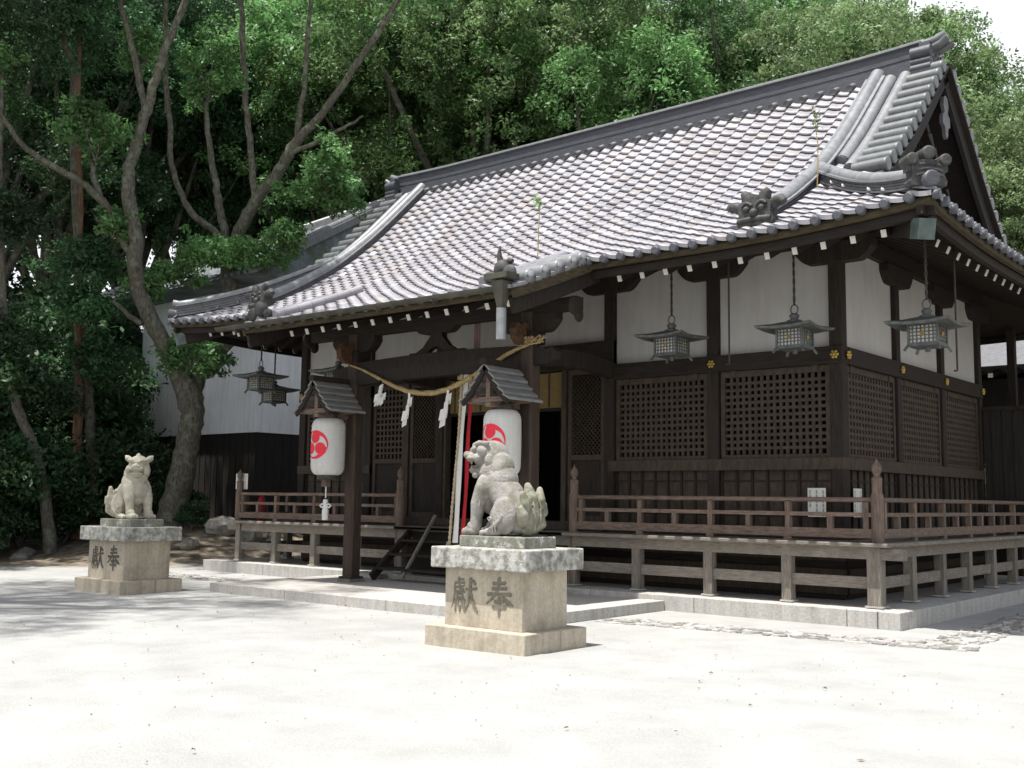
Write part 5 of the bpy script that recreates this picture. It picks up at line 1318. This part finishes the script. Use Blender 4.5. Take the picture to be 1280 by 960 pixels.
def branch_mesh(lc, zc, base_r, h0, seed):
    r_ = random.Random(seed); mb = MB(); top = zc + max(p[2] for p in lc) * .5
    N = 9; tr = [(r_.uniform(-.15, .15) * (i > 0) * i * .3, r_.uniform(-.15, .15) * (i > 0) * i * .3, top * i / (N - 1)) for i in range(N)]
    mb.tube([(0, 0, -.6)] + tr, [base_r * 1.25] + [base_r * (1 - .82 * i / (N - 1)) for i in range(N)], 9)
    for p in lc:
        z0 = max(h0, (zc + p[2]) * r_.uniform(.45, .75)); i = min(N - 2, int(z0 / top * (N - 1))); a = Vector(tr[i]); e = Vector((p[0], p[1], zc + p[2]))
        m_ = a.lerp(e, .5) + Vector((r_.uniform(-.3, .3), r_.uniform(-.3, .3), r_.uniform(0, .5)))
        mb.tube([a, a.lerp(m_, .5), m_, m_.lerp(e, .6), e], [base_r * .42, base_r * .36, base_r * .27, base_r * .18, base_r * .08], 6)
    return mb
VAR = {}
def variant(key, seed, R, H, zc, lobes, clumps, per, leaf, base_r, cr=.42, **kw):
    pts, lc = crown_points(seed, R, H, lobes, clumps); g = np.random.default_rng(seed + 9)
    pts[:, 2] += zc
    me = leaf_mesh(key + '_crown', pts, g.uniform(.7, 1.2, len(pts)) * cr, per, leaf, seed + 1, **kw)
    VAR[key] = (me, branch_mesh(lc, zc, base_r, 3.0, seed).mesh(key + '_trunk', None))
variant('broad_a', 11, 4.6, 5.6, 11.0, 19, 1050, 60, .14, .32, .36)
variant('broad_b', 23, 5.0, 5.2, 11.2, 20, 1100, 60, .14, .36, .38)
variant('broad_c', 37, 4.2, 6.0, 10.8, 18, 1000, 60, .135, .28, .35)
variant('conifer', 51, 3.4, 7.0, 10.5, 24, 900, 62, .125, .30, .40, flat=.45, up=.9, droop=.35)
variant('sparse', 91, 4.6, 4.6, 11.5, 13, 420, 36, .14, .32, .55)
variant('understory', 67, 2.6, 2.2, 2.4, 10, 420, 46, .15, .10, .46)
variant('bush', 71, 1.1, .75, .75, 8, 150, 46, .11, .04, .26)
def tree(kind, x, y, s, rzr, lm, label, name, cat, group, bark='bark', sz=1, dz=0):
    root = empty(name, (x, y, gh(x, y) + dz), label, cat, group, rzr); me, tm = VAR[kind]
    for nm, mm, m_ in (('crown', me, MT[lm]), ('trunk', tm, MT[bark])):
        o = bpy.data.objects.new(nm, mm); COL.objects.link(o); o.parent = root
        if not mm.materials: mm.materials.append(m_)
        o.material_slots[0].link = 'OBJECT'; o.material_slots[0].material = m_
    root.scale = (s, s, s * sz); return root
G1 = 'trees of the wood behind the shrine'
r_ = random.Random(12)
def polar(az, R): a = radians(az); return CAMP[0] - R * sin(a), CAMP[1] + R * cos(a)
def add_tree(kind, az, R, s, lm, sz=1, dz=0, label=None):
    x, y = polar(az, R)
    lb = {'broad_a': 'leafy broadleaf tree in the dense wood behind the shrine', 'broad_b': 'leafy broadleaf tree in the dense wood behind the shrine', 'broad_c': 'leafy broadleaf tree in the dense wood behind the shrine', 'conifer': 'drooping conifer in the dense wood behind the shrine'}[kind]
    g_ = 'broadleaf trees in the wood behind' if kind != 'conifer' else 'conifers in the wood behind'
    nm = 'broadleaf_tree' if kind != 'conifer' else 'conifer_tree'
    return tree(kind, x, y, s, r_.uniform(0, 6.28), lm, label or lb, nm, 'tree', g_, sz=sz, dz=dz)
# first row beyond the hall roof, right to left
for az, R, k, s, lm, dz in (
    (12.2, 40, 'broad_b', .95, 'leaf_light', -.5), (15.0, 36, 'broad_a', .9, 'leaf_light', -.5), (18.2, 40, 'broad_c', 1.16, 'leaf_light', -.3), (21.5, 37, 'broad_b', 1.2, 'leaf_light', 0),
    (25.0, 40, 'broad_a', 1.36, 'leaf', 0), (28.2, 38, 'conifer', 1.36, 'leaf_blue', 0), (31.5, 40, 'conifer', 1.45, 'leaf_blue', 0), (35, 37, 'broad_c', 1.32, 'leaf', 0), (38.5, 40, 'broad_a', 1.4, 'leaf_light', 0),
    (42, 38, 'broad_b', 1.36, 'leaf', 0), (45.5, 40, 'broad_c', 1.4, 'leaf', 0), (49, 42, 'broad_a', 1.4, 'leaf', .3), (52.5, 45, 'broad_c', 1.4, 'leaf_shaded', .5),
    (56, 46, 'broad_b', 1.4, 'leaf_shaded', .5), (59.5, 44, 'broad_a', 1.4, 'leaf_shaded', .5), (63, 42, 'broad_c', 1.35, 'leaf_shaded', .4), (66.5, 40, 'broad_b', 1.3, 'leaf_shaded', .3)):
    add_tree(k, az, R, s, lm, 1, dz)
# second row
for az, R, k, s, lm in ((11, 52, 'broad_a', 1.1, 'leaf_light'), (15, 54, 'broad_c', 1.25, 'leaf'), (19.5, 54, 'broad_b', 1.45, 'leaf_light'), (24, 52, 'broad_a', 1.72, 'leaf'), 
    (35.5, 54, 'conifer', 1.6, 'leaf_blue'), (39, 52, 'broad_c', 1.8, 'leaf'), (44, 54, 'broad_a', 1.85, 'leaf'), (48.5, 56, 'broad_b', 1.85, 'leaf'), (53.5, 58, 'broad_a', 1.85, 'leaf_shaded'), (58.5, 58, 'broad_c', 1.8, 'leaf_shaded'),
    (63.5, 56, 'broad_b', 1.8, 'leaf_shaded'), (68, 54, 'broad_a', 1.7, 'leaf_shaded')):
    add_tree(k, az, R, s, lm)
# low growth under the wood so that its foot reads dark and closed
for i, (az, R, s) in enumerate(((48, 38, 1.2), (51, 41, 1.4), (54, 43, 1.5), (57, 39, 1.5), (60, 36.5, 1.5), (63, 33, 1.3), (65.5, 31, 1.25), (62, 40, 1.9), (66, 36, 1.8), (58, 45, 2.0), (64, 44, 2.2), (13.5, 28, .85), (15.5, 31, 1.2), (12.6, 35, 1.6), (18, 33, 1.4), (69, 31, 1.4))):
    x, y = polar(az, R); tree('understory', x, y, s, i * 1.3, 'leaf_shaded' if az > 40 else 'leaf_light', 'dark leafy understory tree below the tall trees' if az > 40 else 'light green understory tree showing past the right eave', 'understory_tree', 'tree', 'understory trees left' if az > 40 else 'understory trees right')

# crooked pair of trees between hall and storehouse ---------------------
def spline(pts, sub=5):
    P = [np.array(p) for p in pts]; N = len(P); out = []
    for i in range(N - 1):
        p0 = P[max(i - 1, 0)]; p1 = P[i]; p2 = P[i + 1]; p3 = P[min(i + 2, N - 1)]
        for k in range(sub):
            t_ = k / sub; out.append(.5 * ((2 * p1) + (-p0 + p2) * t_ + (2 * p0 - 5 * p1 + 4 * p2 - p3) * t_ ** 2 + (-p0 + 3 * p1 - 3 * p2 + p3) * t_ ** 3))
    out.append(P[-1]); return out
LIMBS = [
 [(-20.51,2.55,0.3,0.60),(-20.41,2.55,1.17,0.47),(-20.11,2.55,2.02,0.405),(-19.88,2.59,3.08,0.362),(-19.77,2.58,3.82,0.384),(-19.86,2.40,4.56,0.40)],
 [(-19.8,2.5,4.1,0.36),(-19.87,2.41,4.46,0.341),(-20.15,1.88,5.60,0.276),(-20.20,1.32,6.49,0.252),(-20.10,0.89,7.37,0.229),(-19.82,0.75,8.15,0.227),(-19.91,0.55,9.07,0.206),(-19.88,0.46,9.89,0.186),(-19.91,0.60,10.51,0.177),(-19.65,0.69,11.42,0.156),(-19.45,0.77,12.11,0.146),(-19.21,0.85,12.96,0.125),(-18.66,1.11,14.41,0.104),(-18.38,1.17,15.66,0.083)],
 [(-20.12,0.80,7.88,0.166),(-20.36,0.53,8.40,0.146),(-20.45,0.09,9.12,0.134),(-20.56,-0.46,9.52,0.102),(-20.85,-1.41,9.96,0.090),(-20.79,-2.07,10.33,0.079),(-21.05,-2.38,10.91,0.069),(-21.47,-2.81,11.51,0.049)],
 [(-20.45,0.09,9.12,0.103),(-20.57,-0.09,9.67,0.093),(-20.61,-0.19,10.19,0.083),(-20.64,-0.29,10.70,0.062)],
 [(-19.63,0.70,11.51,0.114),(-19.91,0.59,12.51,0.105),(-20.18,0.48,13.53,0.095),(-20.51,0.31,14.67,0.085),(-20.60,0.06,15.93,0.064)],
 [(-20.29,1.30,6.07,0.095),(-20.29,0.88,6.27,0.073),(-20.19,0.40,6.55,0.061)],
 [(-19.78,2.50,4.15,0.34),(-19.81,2.79,4.92,0.258),(-19.91,3.29,5.42,0.241),(-19.96,3.82,6.04,0.245),(-20.13,3.95,6.87,0.248),(-20.30,3.92,7.92,0.272),(-20.23,3.89,8.59,0.25)],
 [(-20.31,3.85,8.37,0.159),(-20.40,3.56,8.97,0.124),(-20.67,3.02,9.36,0.112),(-20.75,2.61,9.90,0.100),(-20.94,2.33,10.78,0.089),(-20.90,2.19,12.00,0.089),(-20.89,1.93,13.99,0.089),(-20.65,1.81,16.21,0.078)],
 [(-20.30,3.83,8.59,0.147),(-20.46,3.68,9.63,0.136),(-20.62,3.53,10.67,0.114),(-20.71,3.29,11.92,0.091),(-20.70,3.15,12.94,0.068)],
 [(-20.23,3.89,8.45,0.24),(-19.84,3.99,9.25,0.215),(-19.31,4.08,9.92,0.191),(-18.62,4.29,10.64,0.189),(-18.08,4.38,11.36,0.166),(-17.34,4.64,12.09,0.121),(-16.48,4.94,13.20,0.109),(-15.63,5.23,14.34,0.098),(-14.89,5.44,15.38,0.075)],
 [(-19.38,4.03,9.87,0.112),(-19.63,4.04,11.08,0.113),(-19.64,3.81,12.65,0.102),(-19.63,3.60,14.23,0.102),(-19.56,3.37,16.25,0.091)],
 [(-18.08,4.38,11.36,0.100),(-18.02,4.50,12.71,0.089),(-17.84,4.47,14.04,0.078),(-17.65,4.38,15.82,0.067)],
 [(-18.18,4.34,11.09,0.089),(-17.56,4.57,11.26,0.077),(-16.74,4.94,11.64,0.055),(-16.16,5.13,11.90,0.033)]]
def limb_mesh(limbs, seed=1, wob=.03, sl=1.0):
    mb = MB(); r_ = random.Random(seed)
    for L in limbs:
        p = spline(L, 5); mb.tube([(q[0] + r_.uniform(-wob, wob), q[1] + r_.uniform(-wob, wob), q[2]) for q in p], [max(.01, q[3] * sl * (1 + r_.uniform(-.07, .07))) for q in p], 12)
    return mb
ct = empty('crooked_tree', (-20.5, 2.55, gh(-20.5, 2.55)), 'large crooked forked tree standing beside the left end of the hall', 'tree')
o = limb_mesh(LIMBS, sl=.84).build('trunk', MT['bark'], ct); o.location = -Vector(ct.location)
def ball(c, R, H, clumps, per, leaf, seed, lobes=9, cr=.3):
    p, _ = crown_points(seed, R, H, lobes, clumps); g = np.random.default_rng(seed); k = g.random(len(p)) < .3; p[k] *= g.uniform(1.05, 1.55, (int(k.sum()), 1)); return p + np.array(c), g.uniform(.5, 1.15, len(p)) * cr
cl = [((-19.95, 3.2, 8.25), 1.0, .55, 80), ((-20.3, 2.4, 7.65), .8, .5, 60), ((-18.9, 3.9, 8.1), .8, .45, 60), ((-20.6, 1.6, 7.2), .7, .5, 50), ((-20.2, -.3, 10.75), .85, 1.0, 110), ((-20.38, 3.05, 13.5), .8, 1.2, 110), ((-16.87, 4.75, 9.9), 1.3, 1.2, 170), ((-17.9, 4.1, 8.5), .6, .6, 60), ((-20.5, 1.0, 13.6), .6, .8, 60), ((-19.5, 2.2, 5.3), .6, .55, 60),
      ((-18.9, 2.6, 5.1), .45, .5, 40), ((-20.6, 0, 16.8), 2.2, 1.6, 200), ((-18.4, 1.2, 17), 2.4, 1.7, 220), ((-15, 5.4, 16.5), 2.2, 1.8, 220), ((-19.6, 3.4, 17.3), 2.4, 1.6, 220), ((-17.6, 4.4, 16.9), 2.2, 1.7, 200), ((-18, -2.4, 16.8), 2.4, 1.4, 220), ((-15.6, -2.6, 17.2), 2.3, 1.4, 210), ((-21, -3.4, 16.6), 2.4, 1.5, 220), ((-21.6, -2.9, 12.2), 1.0, .9, 90), ((-20.2, .3, 8.6), .5, .6, 40)]
def twigs(cl_, seed):
    r_ = random.Random(seed); mb = MB()
    for (c, R, H, n) in cl_:
        a = Vector(c) - Vector((0, 0, H * .7))
        for k in range(7):
            e = Vector(c) + Vector((r_.uniform(-1, 1) * R, r_.uniform(-1, 1) * R, r_.uniform(-.4, .9) * H)); m_ = a.lerp(e, .5) + Vector((r_.uniform(-.1, .1), r_.uniform(-.1, .1), .08))
            mb.tube([a, m_, e], [.022, .015, .005], 5)
    return mb
o = twigs(cl, 3).build('twigs', MT['bark'], ct); o.location = -Vector(ct.location); o['kind'] = 'stuff'
P = []; Q = []
for i, (c, R, H, n) in enumerate(cl):
    p, q = ball(c, R, H, n, 30, .15, 100 + i); P.append(p); Q.append(q)
me = leaf_mesh('crown', np.concatenate(P), np.concatenate(Q), 34, .15, 5); me.materials.append(MT['leaf'])
o = bpy.data.objects.new('crown', me); COL.objects.link(o); o.parent = ct; o.location = -Vector(ct.location)

def slim(name, label, pts, bark, crown, lm, seed, cat='tree'):
    root = empty(name, pts[0][:3], label, cat); 
    o = limb_mesh([pts], seed, .02).build('trunk', MT[bark], root); o.location = -Vector(root.location)
    P = []; Q = []
    for i, (c, R, H, n) in enumerate(crown):
        p, q = ball(c, R, H, n, 30, .15, seed * 10 + i, cr=.36); P.append(p); Q.append(q)
    me = leaf_mesh('crown', np.concatenate(P), np.concatenate(Q), 36, .15, seed); me.materials.append(MT[lm])
    o = bpy.data.objects.new('crown', me); COL.objects.link(o); o.parent = root; o.location = -Vector(root.location)
slim('cedar_tree', 'slender straight reddish cedar trunk left of the crooked tree', [(-22.59, 1.07, 0.3, 0.15), (-22.51, 0.94, 1.99, 0.125), (-22.36, 0.76, 4.13, 0.12), (-22.24, 0.57, 6.27, 0.115), (-22.14, 0.46, 7.56, 0.10), (-22.03, 0.29, 9.48, 0.08), (-21.85, -.02, 12.69, .065), (-21.8, -.1, 16, .03)], 'bark_red',
     [((-21.9, 0, 14.6), 1.6, 2.4, 170), ((-22.8, .8, 8.0), 1.2, .5, 60), ((-22.6, 1.5, 5.4), 1.3, .4, 60), ((-20.9, .3, 6.6), 1.0, .9, 110), ((-21.8, .9, 5.3), 1.0, .7, 80), ((-21.6, .4, 7.7), 1.0, .6, 70)], 'leaf_shaded', 31)
slim('leaning_tree', 'dark leaning trunk at the left edge of the wood', [(-21.1, -.4, .0, .17), (-21.25, -0.62, 1.75, 0.14), (-21.40, -0.86, 2.74, 0.13), (-21.65, -1.21, 3.74, 0.12), (-21.75, -1.42, 4.63, 0.11), (-21.75, -1.66, 6.32, 0.09), (-21.68, -1.96, 8.91, 0.08), (-21.6, -2.2, 13, .05)], 'bark',
     [((-21.7, -1.8, 8.3), 1.3, 1.0, 110), ((-21.6, -2.2, 13.4), 2.0, 1.8, 180), ((-22.2, -1.6, 5.6), 1.3, .8, 100), ((-22.0, -.4, 4.0), 1.0, .7, 70)], 'leaf_shaded', 33)
slim('twin_stem_tree', 'thin twin stemmed tree rising behind the cedar', [(-22.6, 1.6, .4, .14), (-22.3, .9, 5, .13), (-22.1, .3, 9, .12), (-21.99, -0.04, 12.05, 0.108), (-21.95, -0.14, 13.01, 0.097), (-22.08, -0.37, 13.80, 0.086), (-22.16, -0.64, 15.26, 0.075), (-22.3, -.9, 17, .05)], 'bark',
     [((-22.2, -.8, 17), 2.2, 1.5, 200), ((-23.2, .8, 10.6), 1.2, .9, 90)], 'leaf_shaded', 35)
# bushes at the foot of the wood
bp = [(-21.8, -2.2, 1.3), (-22.6, -1.3, 1.6), (-23.4, -.2, 1.7), (-23.8, -3.0, 1.8), (-24.2, -1.4, 2.0), (-22.4, .6, 1.2), (-23.2, 2.0, 1.5), (-24.6, .8, 2.0), (-25.0, 2.6, 2.0), (-22.9, -4.0, 1.5), (-24.5, -4.6, 1.9), (-21.6, 3.2, .9), (-19.3, 2.4, .55), (-26.0, -2.4, 2.2)]
for i, (x, y, s) in enumerate(bp):
    lb = 'dark green bush at the shaded foot of the wood on the left' if i < 11 or i == 13 else ('small bush behind the left lion pedestal' if i == 11 else 'small dark fern-like bush beside the storehouse stones')
    tree('bush', x, y, s, i * 1.1, 'leaf_shaded', lb, 'bush', 'bush', 'bushes at the foot of the wood')
tree('bush', 1.0, 11.2, 1.5, 1, 'leaf_light', 'bright green bush seen past the right end of the side screen', 'bush', 'bush', None)
# tall tree left of the view whose crown shades the left of the yard
x, y = -15.5, -8.5
tree('sparse', -12.6, -11.8, 1.1, .8, 'leaf', 'big broadleaf tree beside the yard shading its left side', 'yard_tree', 'tree', None, sz=1.9)
tree('broad_a', -22.5, -7.5, 1.1, 2.1, 'leaf_shaded', 'tall broadleaf tree at the left border of the yard', 'border_tree', 'tree', None)
# rocks
def rock(x, y, s, h, seed, label):
    r_ = random.Random(seed); mb = MB(); mb.ell((0, 0, h * .3), (s, s * .75, h), nu=12, nv=8)
    mb.v = [(p[0] * (1 + r_.uniform(-.14, .14)), p[1] * (1 + r_.uniform(-.14, .14)), p[2] * (1 + r_.uniform(-.12, .12))) for p in mb.v]
    for i in range(len(mb.sm)): mb.sm[i] = False
    o = mb.build('rock', MT['stone_dark'], None, .02); o.location = (x, y, gh(x, y)); o.rotation_euler = (0, 0, seed); tag(o, label, 'rock', 'rocks beside the storehouse')
for i, (x, y, s, h) in enumerate(((-18.6, 2.9, .5, .3), (-17.8, 3.3, .45, .34), (-17.1, 3.4, .36, .26), (-19.2, 1.2, .3, .2), (-18.0, 1.5, .28, .18), (-21.4, -.9, .3, .16), (-20.9, -1.3, .22, .12))):
    rock(x, y, s, h, i + 1, ['large grey boulder nearest the crooked tree', 'tall grey boulder by the storehouse corner', 'grey boulder close to the left end of the veranda', 'low rock at the roots of the crooked tree', 'small flat rock in front of the boulders', 'low rock on the bank under the wood', 'smallest rock on the bank behind the left pedestal'][i])
mb = MB(); mb.lathe([(.14, 0), (.14, .5), (.11, .6), (.12, .9), (.05, 1.0)], (0, 0, 0), 6, False); o = mb.build('stone_marker', MT['stone_dark']); o.location = (-21.3, 1.8, gh(-21.3, 1.8)); tag(o, 'small dark stone marker standing among the trees at left', 'stone marker')

# weeds growing from the roof
def weed(c, h, seed, label):
    r_ = random.Random(seed); root = empty('roof_weed', c, label, 'weed', 'weeds on the roof'); mb = MB()
    mb.tube([(0, 0, -.05), (.02, 0, h * .5), (r_.uniform(-.05, .05), 0, h)], [.010, .009, .004], 5); mb.build('stem', MT['straw'], root)
    q = np.array([(r_.uniform(-.04, .04), r_.uniform(-.04, .04), h * t_) for t_ in np.linspace(.75 if seed == 1 else .85, 1, 6)]); me = leaf_mesh('leaves', q, np.full(6, .07), 8, .08, seed); me.materials.append(MT['leaf_light'])
    o = bpy.data.objects.new('leaves', me); COL.objects.link(o); o.parent = root
weed((-1.45, 1.0, zprof(1.0 - YE) + .2), 1.15, 1, 'tall weed growing beside the right descending ridge')
weed((-5.98, 0, zprof(.82) + .0), 1.1, 2, 'thin weed stalk rising from the porch roof')

# fallen leaves and pebbles on the sand
def litter():
    r_ = random.Random(5); mb = MB()
    for k in range(150):
        if r_.random() < .55:
            x = r_.uniform(-12, 4); y = r_.uniform(-11, -3.2)
        elif r_.random() < .5: x = r_.uniform(-10.6, -3.5); y = -3.05 - abs(r_.gauss(0, .12))
        else: x = r_.uniform(-20, -10); y = r_.uniform(-7, -.3)
        s = r_.uniform(.012, .03); a = r_.uniform(0, 6.28); z = gh(x, y) + .014; tl = r_.uniform(.0, .02)
        d = Vector((cos(a), sin(a), 0)); q = Vector((-sin(a), cos(a), 0)); c = Vector((x, y, z))
        mb.add([c - d * s, c + q * s * .5 + Vector((0, 0, tl)), c + d * s, c - q * s * .5 + Vector((0, 0, tl * .5))], [(0, 1, 2, 3)])
    o = mb.build('fallen_leaves', MT['litter']); tag(o, 'scattered dry leaves lying on the pale sand', 'leaf litter', None, 'stuff')
litter()
def grit():
    r_ = random.Random(15); mb = MB()
    for k in range(650):
        x = r_.uniform(-13, 5); y = -2.9 - abs(r_.gauss(0, 3.2))
        if (x + 2.7) ** 2 + (y + 4.6) ** 2 < 1.1: continue
        s = r_.uniform(.005, .013); z = gh(x, y) + .004; a = r_.uniform(0, 6)
        mb.add([(x + s * cos(a), y + s * sin(a), z), (x + s * cos(a + 2.1), y + s * sin(a + 2.1), z), (x + s * cos(a + 4.2), y + s * sin(a + 4.2), z), (x, y, z + s * .9)], [(0, 1, 3), (1, 2, 3), (2, 0, 3)])
    o = mb.build('grit', MT['cobble']); tag(o, 'loose grit strewn over the pale sand', 'grit', None, 'stuff')
grit()
